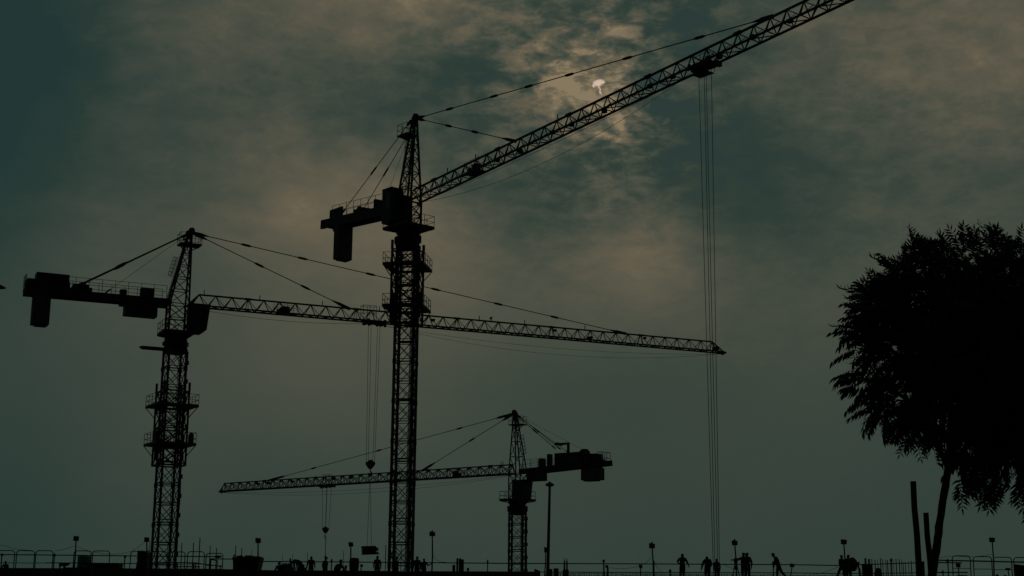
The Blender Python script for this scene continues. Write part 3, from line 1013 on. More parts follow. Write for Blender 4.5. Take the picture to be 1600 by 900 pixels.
c3.pbox('machine_house', 'sheet', (866, 914, 708, 728), 1.5, 0.0)
c3.pbox('hoist_winch', 'steel', (909, 920, 702, 720), 1.0, 0.0, extra=drum_)
c3.pbox('ballast_frame', 'steel', (914, 942, 710, 735), 1.6, 0.0)
c3.pbox('counterweight', 'block', (907, 945, 732, 750), 1.7, 0.0, 0.12, slots_)
gm = MB()
x_, z_ = c3.loc(888, 708)
x2_, z2_ = c3.loc(873, 694)
gm.bar((x_, 0, z_ - 0.6), (x_, 0, z2_ + 0.05), 0.28)
gm.bar((x_ - 0.1, 0, z2_), (x2_, 0, z2_), 0.28)
gm.box((x2_, 0, z2_), (0.5, 1.3, 0.35))
gm.build('tie_gantry', M['steel'], c3.root)
ge = MB()
x_, z_ = c3.loc(948, 724)
railing(ge, [(x_, -0.9, z_), (x_, 0.9, z_), (x_ + 0.9, 0.9, z_), (x_ + 0.9, -0.9, z_)], 1.5, 0.9, 0.035, True, 0.2)
ge.box((x_ + 0.4, 0, z_ - 0.05), (1.2, 1.9, 0.1))
ge.build('end_platform', M['rail'], c3.root)
h3 = c3.trolley(l3(511, 760), hook_z=at(510, 821, 208).z, spread=1.1, basket=1, block=0.48, conv=0.75, rope_r=0.026)
c3.sag(1.2, c3.jl - 0.5, (1.3, 0.8), -0.2, -0.2, 0.018)

# ---- the tip of one more jib at the picture's left edge
c4 = Crane('tower_crane', 'dark pointed jib tip poking in at the very left edge of the sky', (-420, 890), 150, (-420, 420), math.atan2(0.12, 1.0), (10, 450), (-640, 400))
c4.mast(0.2, 1.8, 1.9, c4.H - 3.4)
c4.slew_ring(c4.H - 3.4, c4.H - 2.4, 1.15, 1.6, c4.H - 2.2)
c4.head(c4.H + 8, c4.H - 2.2, 0.9, -0.9, 0.7, 0.8, plat=None, ladder=None)
c4.jib('pyramid', 1.72, 1.0, 1.0, 1.2, False)
wm_ = MB()
L_ = c4.jl
wm_._q([c4.J(L_ - 1.6, -.5, -.12), c4.J(L_ - .1, -.12, -.1), c4.J(L_, -.1, 0.02), c4.J(L_ - 1.6, -.5, .75)], [c4.J(L_ - 1.6, .5, -.12), c4.J(L_ - .1, .12, -.1), c4.J(L_, .1, 0.02), c4.J(L_ - 1.6, .5, .75)])
wm_.build('jib_nose', M['sheet'], c4.jibo)
c4.counter(1.6, 0.7)
c4.ties([(c4.jl * 0.75, (0.3, 0.6), 0.8)], [(c4.cl - 2, 0.4, 0.0, (0.5,), 0.05)])
c4.pbox('counterweight', 'block', (-635, -600, 410, 460), 1.6, 0.0, 0.12)
# ------------------------------------------------------------------ the deck with its edge wall and rails
DZ = at(1100, 907, 87).z            # deck floor
print('deck z', DZ)
dk = MB()
dk.box((0, 93.3, DZ - 0.2), (120, 21.0, 0.4))
tag(dk.build('deck_slab', M['conc']), kind='structure')
for k in range(15):
    b = MB()
    x = -42 + 6 * k
    b.box((x, 86.5, (DZ - 0.4) / 2), (0.5, 0.5, DZ - 0.4), bev=0.04)
    b.box((x, 86.5, DZ - 0.55), (0.7, 0.7, 0.3))
    tag(b.build('deck_pillar', M['conc']), kind='structure')


def edge_wall(name, pts, Y, thick, mt):
    """low wall whose top follows the given skyline"""
    mb = MB()
    P = [at(x, y, Y) for x, y in pts]
    for p, q in zip(P, P[1:]):
        a = [(p.x, Y, DZ), (q.x, Y, DZ), (q.x, Y, q.z), (p.x, Y, p.z)]
        mb._q([Vector(v) for v in a], [Vector((v[0], Y + thick, v[2])) for v in a], True)
    return mb.build(name, mt)


tag(edge_wall('edge_wall', [(-40, 887), (60, 887.5), (130, 887.8), (210, 888), (330, 888.6), (430, 891), (520, 891.2), (600, 892), (655, 893.2)], 84.6, 0.35, M['conc']), kind='structure')
tag(edge_wall('edge_kerb', [(655, 893.2), (760, 893.8), (835, 894.2)], 84.7, 0.3, M['conc']), kind='structure')


def rail_line(name, label, rails, posts, Y, r=0.034, top_name='top_rail'):
    rt_ = thing(name, label, 'guard rail', (at(*rails[0][0], Y).x, Y, DZ), 0, 'guard rails along the deck edge')
    inv = rt_.location.copy()
    for k, pl in enumerate(rails):
        mb = MB()
        mb.path([at(x, y, Y) - inv for x, y in pl], r * (1.0 if k == 0 else 0.85), 6)
        mb.build('top_rail' if k == 0 else 'mid_rail', M['rail'], rt_)
    for x, y in posts:
        mb = MB()
        p = at(x, y, Y) - inv
        mb.tube((p.x, p.y - 0.07, 0), (p.x, p.y - 0.07, p.z), 0.035)
        mb.box((p.x, p.y - 0.07, 0.02), (0.16, 0.16, 0.04))
        mb.box((p.x, p.y - 0.03, p.z - 0.12), (0.1, 0.14, 0.12))
        mb.build('post', M['rail'], rt_)
    return rt_


rail_line('guard_rail', 'long tube guard rail running across the arched barriers left of the mid-height crane',
          [[(-30, 866.2), (100, 867.4), (200, 868.5), (300, 869.4), (346, 869.8)], [(72, 879.3), (120, 879.6), (200, 880.4), (262, 880.8)]],
          [(4, 864), (86, 864.5), (196, 867), (262, 867)], 84.3)
rail_line('guard_rail', 'long tube guard rail behind the row of workers in the middle and right of centre',
          [[(408, 877.2), (600, 878.5), (800, 880.3), (1000, 881), (1100, 881.5), (1240, 882.3), (1312, 883.6), (1400, 880.4), (1440, 879.2)],
           [(655, 893.0), (760, 893.3), (860, 893.8), (1000, 894.4), (1150, 894.8), (1240, 895.1), (1312, 896.2), (1400, 895.5), (1445, 894.8)]],
          [(454, 872), (518.5, 873), (762, 874.5), (1021.5, 876), (1207.5, 877), (1392, 872)], 84.3)
rail_line('guard_rail', 'thick tube guard rail right of the tree trunk, crossing the arched barriers',
          [[(1464, 875.3), (1530, 876.7), (1580, 878), (1640, 879.2)], [(1464, 879), (1503, 879.4)], [(1463, 894.4), (1512, 894.5)]],
          [(1480, 873), (1472.5, 891), (1610, 876)], 83.6, 0.045)

# arched pedestrian barriers
def barrier(x0, x1, yt, label, Y=83.9, mid=18.6, lean=0.0):
    pL, pR = at(x0, yt, Y), at(x1, yt + (x1 - x0) * 0.012, Y)
    w_ = pR.x - pL.x
    h = (pL.z + pR.z) / 2 - DZ
    t = thing('pedestrian_barrier', label, 'barrier', (pL.x, Y, DZ), 0, 'arched pedestrian barriers at the deck edge')
    rr = 0.17
    pts = [(0 - lean, 0, 0), (0, 0, h - rr)]
    pts += [(rr - rr * math.cos(a), 0, h - rr + rr * math.sin(a)) for a in np.linspace(0.2, PI / 2, 5)]
    pts += [(w_ - rr + rr * math.sin(a), 0, h - rr + rr * math.cos(a)) for a in np.linspace(0, PI / 2 - 0.2, 5)]
    pts += [(w_, 0, h - rr), (w_ - lean, 0, 0)]
    mb = MB(); mb.path(pts, 0.03, 6); mb.build('frame', M['rail'], t)
    mz = h - mid * Y / F
    mb = MB(); mb.tube((0, 0, mz), (w_, 0, mz), 0.022); mb.build('crossbar', M['rail'], t)
    mb = MB()
    for x in (0, w_):
        mb.bar((x - lean, -0.25, 0.02), (x - lean, 0.25, 0.02), 0.06, 0.04)
    mb.build('foot', M['rail'], t)


for a in [(-4, 23.5, 860, 'arched barrier cut by the left picture edge, beside the seated worker'),
          (26.5, 54.5, 860.2, 'arched barrier, second from the left picture edge'),
          (56.5, 83.5, 860.3, 'arched barrier, third from the left picture edge, left of the wide gap'),
          (116, 142.8, 860.5, 'arched barrier behind the leftmost tall floodlight, in front of the teal tank'),
          (145.2, 171.8, 860.7, 'arched barrier right of the teal tank, above the timber stack'),
          (204.5, 231, 861.2, 'arched barrier in front of the dark column box'),
          (234.5, 262, 861.6, 'arched barrier standing before the mid-height crane mast'),
          (265, 289.5, 862, 'arched barrier just right of the mid-height crane mast'),
          (293.5, 319.8, 861.8, 'arched barrier crossed by the tallest thin rod'),
          (322.5, 348.6, 864.4, 'lower arched barrier left of the big dark skip')]:
    barrier(a[0], a[1], a[2], a[3])
for a in [(1487.5, 1515.5, 868.3, 'arched barrier right of the tree trunk, around the small floodlight'),
          (1520.3, 1549, 869.5, 'arched barrier just left of the right tall floodlight'),
          (1551.8, 1580, 870.5, 'arched barrier just right of the right tall floodlight'),
          (1583.4, 1612, 871, 'arched barrier cut by the right picture edge')]:
    barrier(a[0], a[1], a[2], a[3], 83.2, 18.8)

# safety net under the middle rail
nb = MB()
x0, x1 = at(850, 895, 84.35).x, at(1640, 895, 84.35).x
nz = at(1000, 895.5, 84.35).z
r_ = random.Random(5)
x = x0
while x < x1:
    if r_.random() < 0.86:
        nb.bar((x, 84.35, DZ), (x + r_.uniform(-.05, .05), 84.35, nz - r_.uniform(.0, .06)), 0.03)
    x += 0.14
for k in range(5):
    z = DZ + 0.02 + (nz - DZ - 0.06) * k / 4
    pts = [(x0 + (x1 - x0) * i / 60, 84.36, z + r_.uniform(-.02, .02)) for i in range(61)]
    nb.path(pts, 0.013, 4)
tag(nb.build('safety_net', M['net']), 'low teal safety netting strung under the rail at right, at the workers feet', 'safety net')

# ------------------------------------------------------------------ floodlights on posts
def floodlight(xt, yt, xb, hw, hh, label, Y=88.0, r=0.045, nub=False, tilt=0.0, twin=False, small=False):
    top = at(xt, yt, Y)
    m = mpp(Y)
    base = Vector((at(xb, 893, Y).x, Y, DZ))
    # carry the post on down to the deck along its own slant
    k = (top.x - base.x) / max(0.3, top.z - at(xb, 893, Y).z)
    base = Vector((at(xb, 893, Y).x - k * (at(xb, 893, Y).z - DZ), Y, DZ))
    t = thing('floodlight', label, 'floodlight', base, 0, 'small floodlights on posts' if small else 'floodlights on thin posts')
    q = top - base
    mb = MB()
    pts = [(0, 0, 0), tuple(q * 0.5 + Vector((0.03, 0, 0))), tuple(q)]
    mb.path(pts, [r * 1.1, r, r * 0.85], 8)
    mb.box((0, 0, 0.03), (0.32, 0.32, 0.06))
    if twin:
        mb.bar(q + Vector((-hw * m / 2, 0, -0.05)), q + Vector((hw * m / 2, 0, -0.05)), 0.06)
    mb.build('post', M['lamp'], t)
    W, Hh = hw * m, hh * m
    n = 2
    for i in range(n):
        h = MB()
        cx = q.x + (i - 0.5) * W * 0.5
        wd = W * (0.5 if not twin else 0.38)
        Mx = Matrix.Rotation(tilt, 3, 'Y') @ Matrix.Rotation((-0.25, 0.25)[i], 3, 'X')
        c = Vector((cx, (-0.02, 0.02)[i], q.z))
        h.box(c, (wd, 0.16, Hh), m=Mx, bev=0.03)
        h.box(c + Vector((0, 0.11, 0)), (wd * 0.7, 0.08, Hh * 0.6), m=Mx)
        h.bar(c + Vector((-wd * 0.3, 0.1, -Hh * 0.5)), c + Vector((wd * 0.3, 0.1, -Hh * 0.55)), 0.04)
        ho = h.build('lamp_head', M['lamp'], t)
        g_ = MB()
        g_.box(c + Vector((0, -0.085, 0)), (wd * 0.84, 0.012, Hh * 0.82), m=Mx)
        g_.build('glass', M['glass'], ho)
    if nub:
        h = MB(); h.box((q.x, 0, q.z + Hh * 0.62), (0.1, 0.1, Hh * 0.4)); h.build('bracket', M['lamp'], t)
    return t


for a in [(119, 841.2, 115.3, 7.6, 6.4, 'tall floodlight over the gap between the arched barriers at left', False, 0.05),
          (229.3, 843, 229, 7, 6.2, 'tall floodlight rising behind the dark column box, left of the mast', False, 0.0),
          (403.3, 844.3, 401.8, 8, 6.8, 'tall floodlight standing behind the big dark skip', False, -0.12),
          (548.2, 850.3, 546.8, 7, 6, 'tall floodlight beside the wrapped bundle, left of the hanging load', False, -0.15),
          (675.5, 834, 674.6, 8.8, 6, 'tall floodlight right of the tallest mast, beside two workers', True, 0.0),
          (1018.7, 852.6, 1020.4, 9, 7, 'tall floodlight left of the worker with hands on hips', True, 0.0),
          (1147.9, 848, 1150.2, 8.8, 6.4, 'tall floodlight above the survey tripod', True, 0.0),
          (1318.4, 846.4, 1320, 9, 6.5, 'tall floodlight between the two workers walking with a sack', False, 0.06),
          (1550, 843.3, 1552.6, 8.6, 6.2, 'tall floodlight far right, between two arched barriers', False, 0.0)]:
    floodlight(*a[:6], nub=a[6], tilt=a[7])
for a in [(1237.7, 883.2, 1236, 7, 4.6, 'short floodlight right of the stooping walker', 0.08, False),
          (1497.2, 883.2, 1497.4, 6.8, 5, 'short floodlight inside the arched barrier right of the trunk', 0.0, False),
          (1574.8, 889, 1575.2, 8.4, 2.6, 'lowest floodlight, twin heads on a short post at far right', 0.0, True),
          (565, 883.6, 563.2, 3.8, 3.2, 'tiny floodlight under the hanging load', 0.0, False),
          (852.6, 858.8, 851, 4.8, 7.2, 'narrow floodlight leaning against the street lamp', 0.0, False),
          (1001, 884.8, 1000.4, 5, 4.6, 'tiny floodlight left of the tall floodlight by the hands-on-hips worker', 0.0, False)]:
    floodlight(*a[:6], Y=97.0, r=0.04, tilt=a[6], twin=a[7], small=True)

# street lamp
Y = 99.0
p = at(859, 757, Y)
b = Vector((at(855.6, 893, Y).x, Y, DZ))
t = thing('street_lamp', 'tall street lamp with a flat mushroom head in front of the farthest crane', 'street lamp', b)
q = p - b
mb = MB(); mb.path([(0, 0, 0), q * 0.5, q], [0.12, 0.105, 0.085], 10); mb.lathe((0, 0, 0), [(0.22, 0), (0.2, 0.3), (0.13, 0.45)], 10); mb.build('pole', M['steel'], t)
mb = MB(); mb.lathe(q, [(0.1, -0.12), (0.30, -0.08), (0.31, 0.0), (0.2, 0.09), (0.06, 0.16), (0.04, 0.22)], 14, sq=(1, 0.7)); mb.build('lamp_head', M['lamp'], t)
mb = MB(); mb.lathe(q, [(0.03, -0.16), (0.2, -0.13), (0.24, -0.1)], 12, sq=(1, .7)); mb.build('lens', M['glass'], t)

# ------------------------------------------------------------------ rods and posts standing on the deck
def rod(x, yt, Y, r, label, xb=None, mt='rust', name='steel_rod', cat='rod', group='thin rods standing on the deck', cap=False):
    top = at(x, yt, Y)
    b = Vector((top.x if xb is None else at(xb, 893, Y).x, Y, DZ))
    q = top - b
    mb = MB()
    mb.path([(0, 0, 0), q * 0.5 + Vector((0.01, 0, 0)), q], [r, r, r * 0.9], 6)
    if cap:
        mb.lathe(q, [(r * 1.5, -0.1), (r * 1.6, 0.0), (r * 0.8, 0.05)], 8)
        mb.box((0, 0, 0.02), (0.25, 0.25, 0.04))
    o = mb.build(name, M[mt], None)
    o.location = b
    tag(o, label, cat, group)


for a in [(234.5, 845, .022, 'thin rod standing just left of the mid-height crane mast'),
          (284.3, 848, .03, 'thin rod nearest the right side of the mid-height crane mast'),
          (302.5, 848, .034, 'thin rod next left of the tallest rod'),
          (312.6, 840, .034, 'tallest of the thin rods right of the mid-height crane mast'),
          (328.6, 852.3, .03, 'thin rod just right of the gap after the tallest rod'),
          (338.4, 856, .03, 'shorter thin rod in the lowest arched barrier at right'),
          (368.4, 852.5, .03, 'thin rod over the left corner of the big dark skip'),
          (378, 856, .03, 'second thin rod from the left over the big dark skip'),
          (393.6, 859, .016, 'faint thin rod over the right half of the big dark skip'),
          (441.6, 866.5, .014, 'very faint rod left of the bending worker'),
          (457.2, 866, .014, 'very faint rod right above the back of the bending worker'),
          (480.6, 862.5, .017, 'faint rod just left of the frontal standing worker'),
          (536.6, 861, .02, 'thin rod beside the crouching worker and wrapped bundle'),
          (602.8, 852, .03, 'thin rod left of the foot of the tallest mast'),
          (619, 851, .03, 'left of two thin rods seen through the foot of the tallest mast'),
          (627, 852.5, .026, 'right of two thin rods seen through the foot of the tallest mast')]:
    rod(a[0], a[1], 90.5, a[2], a[3])
rod(943.2, 875.5, 86.2, .05, 'stout capped post standing alone right of centre', None, 'steel', 'post', 'post', 'stout posts', True)
rod(731.2, 888.5, 86.2, .05, 'short stub post right of the formwork panels', None, 'steel', 'post', 'post', 'stout posts', True)
rod(1047, 891, 86.2, .05, 'short stub post left of the hands-on-hips worker', None, 'steel', 'post', 'post', 'stout posts', True)
rod(540.5, 884.5, 86.2, .05, 'short stub post between crouching worker and wrapped bundle', None, 'steel', 'post', 'post', 'stout posts', True)
rod(94, 882.6, 86.2, .05, 'short stub post left of the small round table at left', None, 'steel', 'post', 'post', 'stout posts', True)
# crooked post
mb = MB(); Y = 86
P = [at(1341, 880, Y), at(1341, 885, Y), at(1343, 890, Y), at(1343.4, 897, Y)]
P.append(Vector((P[-1].x, Y, DZ)))
b = P[-1]
mb.path([p - b for p in P], [.06, .05, .07, .07, .07], 7)
mb.ball(P[0] - b, 0.09)
o = mb.build('crooked_post', M['wood']); o.location = b
tag(o, 'crooked knobbed post between the sack carrier and the rebar box', 'post')

# rebar column starter on the right: dense row
r_ = random.Random(12)
xs = []
x = 1362
while x < 1426:
    xs.append(x); x += r_.choice([2.6, 3.4, 4.2, 5.0])
for i, x in enumerate(xs):
    rod(x, 872.5 + r_.uniform(-.8, 2.5) + (3 if x > 1408 else 0), 87.5 + r_.uniform(0, 1.8), r_.choice([.018, .024, .03]), 'thin upright rebar in the dense row left of the two leaning poles', None, 'rust', 'rebar', 'rebar', 'dense row of rebar left of the leaning poles')
for x, yt in ((1365, 884), (1371, 886), (1391, 884), (1396, 881)):
    pass

# twin pointed stakes
for x0, lb in ((881.9, 'left one of the paired pointed stakes right of the street lamp'), (885.8, 'right one of the paired pointed stakes right of the street lamp')):
    Y = 86.0
    p = at(x0, 872, Y)
    mb = MB()
    h = p.z - DZ
    mb.path([(0, 0, 0), (0, 0, h * 0.45), (0, 0, h * 0.8), (0, 0, h)], [.08, .06, .055, .008], 6)
    mb.box((0, 0, 0.28), (0.2, 0.24, 0.56))
    o = mb.build('stake', M['wood']); o.location = (p.x, Y, DZ)
    tag(o, lb, 'stake', 'paired pointed stakes')

# ------------------------------------------------------------------ bulky things on the deck
def base_at(x, Y):
    p = at(x, 893, Y)
    return Vector((p.x, Y, DZ))


# dark column shuttering
Y = 87.0; b = base_at(222.5, Y); m = mpp(Y)
t = thing('column_formwork', 'dark boxed column shuttering in front of the mid-height mast foot', 'formwork', b)
h = at(222.5, 861, Y).z - DZ
mb = MB(); mb.box((0, 0, h / 2), (14.5 * m, 14 * m, h)); mb.build('panel', M['wood'], t)
mb = MB()
for z in np.linspace(0.2, h - 0.15, 5):
    mb.box((0, 0, z), (15.8 * m, 15.4 * m, 0.09))
mb.build('waler', M['wood'], t)
mb = MB(); mb.bar((-9.5 * m, -0.1, 0), (-7 * m, -0.1, h * 0.55), 0.12); mb.bar((-11 * m, -0.1, 0.03), (-7 * m, -0.1, 0.03), 0.12); mb.build('brace', M['wood'], t)
mb = MB()
for dx in (-.3, -.1, .15, .3):
    mb.tube((dx, 0.05, h - 0.1), (dx, 0.05, h + 0.09), 0.018)
mb.build('starter_bar', M['rust'], t)

# teal ribbed tank behind the left floodlight
Y = 90.0; b = base_at(131, Y); m = mpp(Y)
h = at(131, 868.5, Y).z - DZ
mb = MB()
prof = [(0.40, 0)]
for i in range(12):
    z = h * (i + .5) / 12
    prof += [(0.42, z - .03), (0.45, z), (0.42, z + .03)]
prof += [(0.42, h - .02), (0.3, h + .03), (0.12, h + .05)]
mb.lathe((0, 0, 0), prof, 18)
o = mb.build('water_tank', M['plastic']); o.location = b
tag(o, 'teal ribbed drum tank between two arched barriers near the left floodlight', 'tank')

# low timber stack
Y = 86.2; b = base_at(150, Y); m = mpp(Y)
t = thing('timber_stack', 'low dark stack of boards below the arched barriers at left', 'timber stack', b)
h = at(165, 879.4, Y).z - DZ
rr = random.Random(3)
z = 0.0
k = 0
while z < h - 0.05:
    mb = MB()
    f = z / h
    x0 = -42 * m + (f > .62) * 30 * m + (f > .82) * 10 * m + rr.uniform(-.1, .1)
    x1 = 38 * m + rr.uniform(-.12, .05)
    th = min(0.12, h - z)
    mb.box(((x0 + x1) / 2, rr.uniform(-.05, .05), z + th / 2), (x1 - x0, 1.0, th * 0.97))
    mb.build('board', M['wood'], t)
    z += th; k += 1

# small round table
Y = 86.0; b = base_at(100, Y); h = at(100, 880, Y).z - DZ
t = thing('work_table', 'small round-topped table left of the teal tank', 'table', b)
mb = MB(); mb.lathe((0, 0, h - .05), [(.15, -.12), (.33, 0), (.33, .05)], 14); mb.build('tabletop', M['wood'], t)
mb = MB(); mb.tube((0, 0, 0), (0, 0, h - .1), .07, n=8); mb.lathe((0, 0, 0), [(.22, 0), (.2, .08), (.08, .14)], 10); mb.build('leg', M['wood'], t)

# big dark skip full of rubble
Y = 87.0; b = base_at(387, Y); m = mpp(Y)
t = thing('rubble_skip', 'big dark flared skip heaped with rubble, left of the workers', 'skip', b)
h = at(387, 872, Y).z - DZ
prof = [(-18 * m, 0), (16 * m, 0), (21 * m, h * .96), (21 * m, h), (-20.5 * m, h), (-20.5 * m, h * .96)]
mb = MB(); mb.prism(prof, -0.7, 0.7)
for x in (-.5, 0, .5):
    mb.box((x, -0.72, h * .5), (.08, .06, h * .92))
mb.build('body', M['sheet'], t)
mb = MB(); mb.box((0, 0, h - .03), (42.5 * m, 1.5, .09)); mb.build('rim', M['steel'], t)
rr = random.Random(8)
mb = MB()
for i in range(46):
    x = rr.uniform(-.72, .78)
    zz = h + rr.uniform(-.03, .10) * (1 if abs(x) < .6 else .4)
    mb.ball((x, rr.uniform(-.5, .5), zz), (rr.uniform(.07, .16), rr.uniform(.07, .14), rr.uniform(.05, .1)), 6, 4)
mb.build('rubble', M['earth'], t)
mb = MB(); mb.bar((-20.5 * m, -.5, h), (-18.5 * m, -.5, h + .2), .07); mb.bar((-20.5 * m, .5, h), (-19 * m, .5, h + .16), .07); mb.build('lifting_lug', M['steel'], t)

# scaffold boards laid over the wall right of the mast
for (x0, y0, x1, y1, lb) in [(276, 879, 304, 879.4, 'scaffold board lying right of the mast foot, upper left one'),
                             (304, 879.4, 346, 885, 'scaffold board slanting down to the right, between rods and skip'),
                             (328, 873.2, 367, 873.6, 'straight scaffold board butting against the big dark skip'),
                             (328, 873.6, 340, 876.2, 'short scaffold board slanting below the rail end left of the skip'),
                             (276, 885.2, 312, 885.6, 'lowest scaffold board right of the mast foot')]:
    Y = 85.6
    p, q = at(x0, y0, Y), at(x1, y1, Y)
    mb = MB(); mb.bar(p - p, q - p, 0.3, 0.055)
    mb.bar((q - p) * .96, (q - p) * .96 - Vector((0, 0, q.z - DZ)), .06)
    mb.bar((q - p) * .04, (q - p) * .04 - Vector((0, 0, p.z - DZ)), .06)
    o = mb.build('scaffold_board', M['wood']); o.location = p
    tag(o, lb, 'board', 'scaffold boards between mast and skip')
# swing end of rail, thick clamp
mb = MB(); p = at(343, 869.8, 84.28); mb.tube((-.28, 0, 0), (.1, 0, 0), .06, n=8)
mb.box((-.1, 0, 0), (.12, .14, .16))
o = mb.build('rail_clamp', M['steel']); o.location = p
tag(o, 'thick clamp on the rail end above the lowest arched barrier', 'clamp')

# wrapped bundle
Y = 87.0; b = base_at(553, Y); m = mpp(Y)
t = thing('wrapped_bundle', 'tall wrapped bundle standing at the foot of a floodlight', 'bundle', b)
h = at(553, 871.5, Y).z - DZ
mb = MB(); mb.lathe((0, 0, 0), [(.23, 0), (.28, h * .15), (.27, h * .4), (.30, h * .7), (.29, h * .93), (.2, h)], 10, sq=(1, .8)); mb.build('wrapping', M['sack'], t)
mb = MB()
for z in (.3, .62):
    mb.lathe((0, 0, h * z), [(.295, -.025), (.305, 0), (.295, .025)], 10, sq=(1, .8))
mb.build('strap', M['steel'], t)
# slumped netting heap
Y = 87.4; b = base_at(447, Y)
mb = MB(); rr = random.Random(4)
for i in range(26):
    x = rr.uniform(-.4, .4)
    mb.ball((x, rr.uniform(-.3, .3), rr.uniform(.1, .75 - abs(x) * .3)), (rr.uniform(.12, .24), .2, rr.uniform(.1, .2)), 7, 5)
o = mb.build('netting_heap', M['net']); o.location = b
tag(o, 'slumped heap of teal netting behind the bending worker', 'netting')
# formwork panels
for i, (x, yt, wpx, lb) in enumerate([(709, 882.5, 4.4, 'lowest formwork panel of the upright set right of two workers'), (714.4, 872.2, 3.2, 'tallest, narrow formwork panel of the upright set'),
                                      (718.6, 872.4, 3.8, 'middle formwork panel of the upright set'), (722.6, 874, 4.2, 'right-hand formwork panel of the upright set')]):
    Y = 86.6 + .12 * i; b = base_at(x, Y); m = mpp(Y); h = at(x, yt, Y).z - DZ
    mb = MB(); mb.box((0, 0, h / 2), (wpx * m, .06, h))
    for z in (.25, .6, .9):
        mb.box((0, -.05, h * z), (wpx * m, .05, .06))
    o = mb.build('formwork_panel', M['net' if i in (1, 3) else 'wood']); o.location = b
    tag(o, lb, 'formwork panel', 'upright formwork panels')
# crates near the street lamp
for (x, yt, wpx, sl, lb) in [(839.5, 888.5, 9, .14, 'sloping-topped crate just right of the farthest crane mast'), (860, 889, 6, 0, 'crate at the foot of the street lamp'), (868.8, 888, 7.4, 0, 'crate between the street lamp and paired stakes')]:
    Y = 86.4; b = base_at(x, Y); m = mpp(Y); h = at(x, yt, Y).z - DZ; w_ = wpx * m
    mb = MB(); mb.prism([(-w_ / 2, 0), (w_ / 2, 0), (w_ / 2, h - sl), (-w_ / 2, h)], -.2, .2)
    for z in (.12, h * .5):
        mb.box((0, -.21, z), (w_ * .98, .03, .09))
    o = mb.build('crate', M['wood']); o.location = b
    tag(o, lb, 'crate', 'wooden crates near the street lamp')
# bent pipe with round cap
Y = 86.0; b = base_at(949.6, Y); h = at(949.6, 884.6, Y).z - DZ
mb = MB(); mb.path([(0, 0, 0), (0, 0, h - .12), (-.02, 0, h - .04), (-.08, 0, h), (-.13, 0, h - .05)], .055, 8); mb.ball((-.05, 0, h - .02), .1)
o = mb.build('vent_pipe', M['steel']); o.location = b
tag(o, 'short hooked pipe right beside the stout capped post', 'pipe')
# rebar box
Y = 86.4; b = base_at(1355, Y); m = mpp(Y); h = at(1355, 881, Y).z - DZ
t = thing('rebar_box', 'dark box with two stub posts left of the dense rebar', 'formwork', b)
mb = MB(); mb.box((0, 0, h / 2), (13 * m, .5, h)); mb.build('panel', M['wood'], t)
for x, yt in ((1353, 872), (1358.4, 873.2)):
    hh = at(x, yt, Y).z - DZ
    mb = MB(); mb.box(((x - 1355) * m, 0, (h + hh) / 2 - .1), (2.3 * m, .1, hh - h + .2)); mb.build('stub_post', M['wood'], t)
# column stub and dark block beside the poles, end box at right
for (x, yt, wpx, lb) in [(1440.5, 877, 7, 'square concrete stub between the two leaning poles')]:
    Y = 86.4; b = base_at(x, Y); m = mpp(Y); h = at(x, yt, Y).z - DZ
    mb = MB(); mb.box((0, 0, h / 2), (wpx * m, .3, h), bev=.02); mb.bar((-wpx * m * .5, 0, h), (-wpx * m * .2, 0, h + .28), .1)
    o = mb.build('column_stub', M['conc']); o.location = b
    tag(o, lb, 'concrete stub')
Y = 86.0; b = base_at(1593.5, Y); m = mpp(Y); h = at(1593, 884, Y).z - DZ
t = thing('board_pile', 'dark upright pile of boards at the right picture edge', 'board pile', b)
rr = random.Random(2)
for i in range(7):
    x = (-5.5 + i * 1.8) * m
    hh = h + rr.uniform(-.05, .1)
    mb = MB(); mb.box((x, rr.uniform(-.1, .1), hh / 2), (1.75 * m, .25, hh)); mb.build('board', M['wood'], t)
for (x, yt, wpx, lb) in [(1557.5, 897, 7, 'low round sack at the right end, left of two'), (1570, 898.3, 10, 'low round sack at the right end, right of two'), (1503, 898.2, 30, 'long low sack heap below the small floodlight right of the trunk'), (1372, 887, 13, 'round sack slumped against the dense rebar')]:
    Y = 85.6; b = base_at(x, Y); m = mpp(Y); h = at(x, yt, Y).z - DZ
    mb = MB(); mb.lathe((0, 0, 0), [(wpx * m * .46, 0), (wpx * m * .5, h * .3), (wpx * m * .44, h * .7), (wpx * m * .25, h * .95), (.02, h)], 12, sq=(1, .3 / max(.3, wpx * m * .5)))
    o = mb.build('sack', M['sack']); o.location = b
    tag(o, lb, 'sack', 'sacks on the deck')

# survey tripod
Y = 86.6; b = base_at(1150, Y); h = at(1149, 872.5, Y).z - DZ
t = thing('survey_tripod', 'survey instrument on a tripod under a tall floodlight', 'tripod', b)
for a in (0.4, 2.5, 4.6):
    mb = MB(); mb.tube((.3 * math.cos(a), .3 * math.sin(a), 0), (.05 * math.cos(a), .05 * math.sin(a), h - .28), .03); mb.build('leg', M['wood'], t)
mb = MB(); mb.box((0, 0, h - .13), (.2, .16, .3), bev=.03); mb.tube((-.14, 0, h - .1), (.16, 0, h - .1), .05, n=8); mb.tube((0, 0, h - .3), (0, 0, h - .24), .1, n=10)
mb.box((.0, .0, h - .55), (.14, .14, .25)); mb.build('instrument', M['lamp'], t)

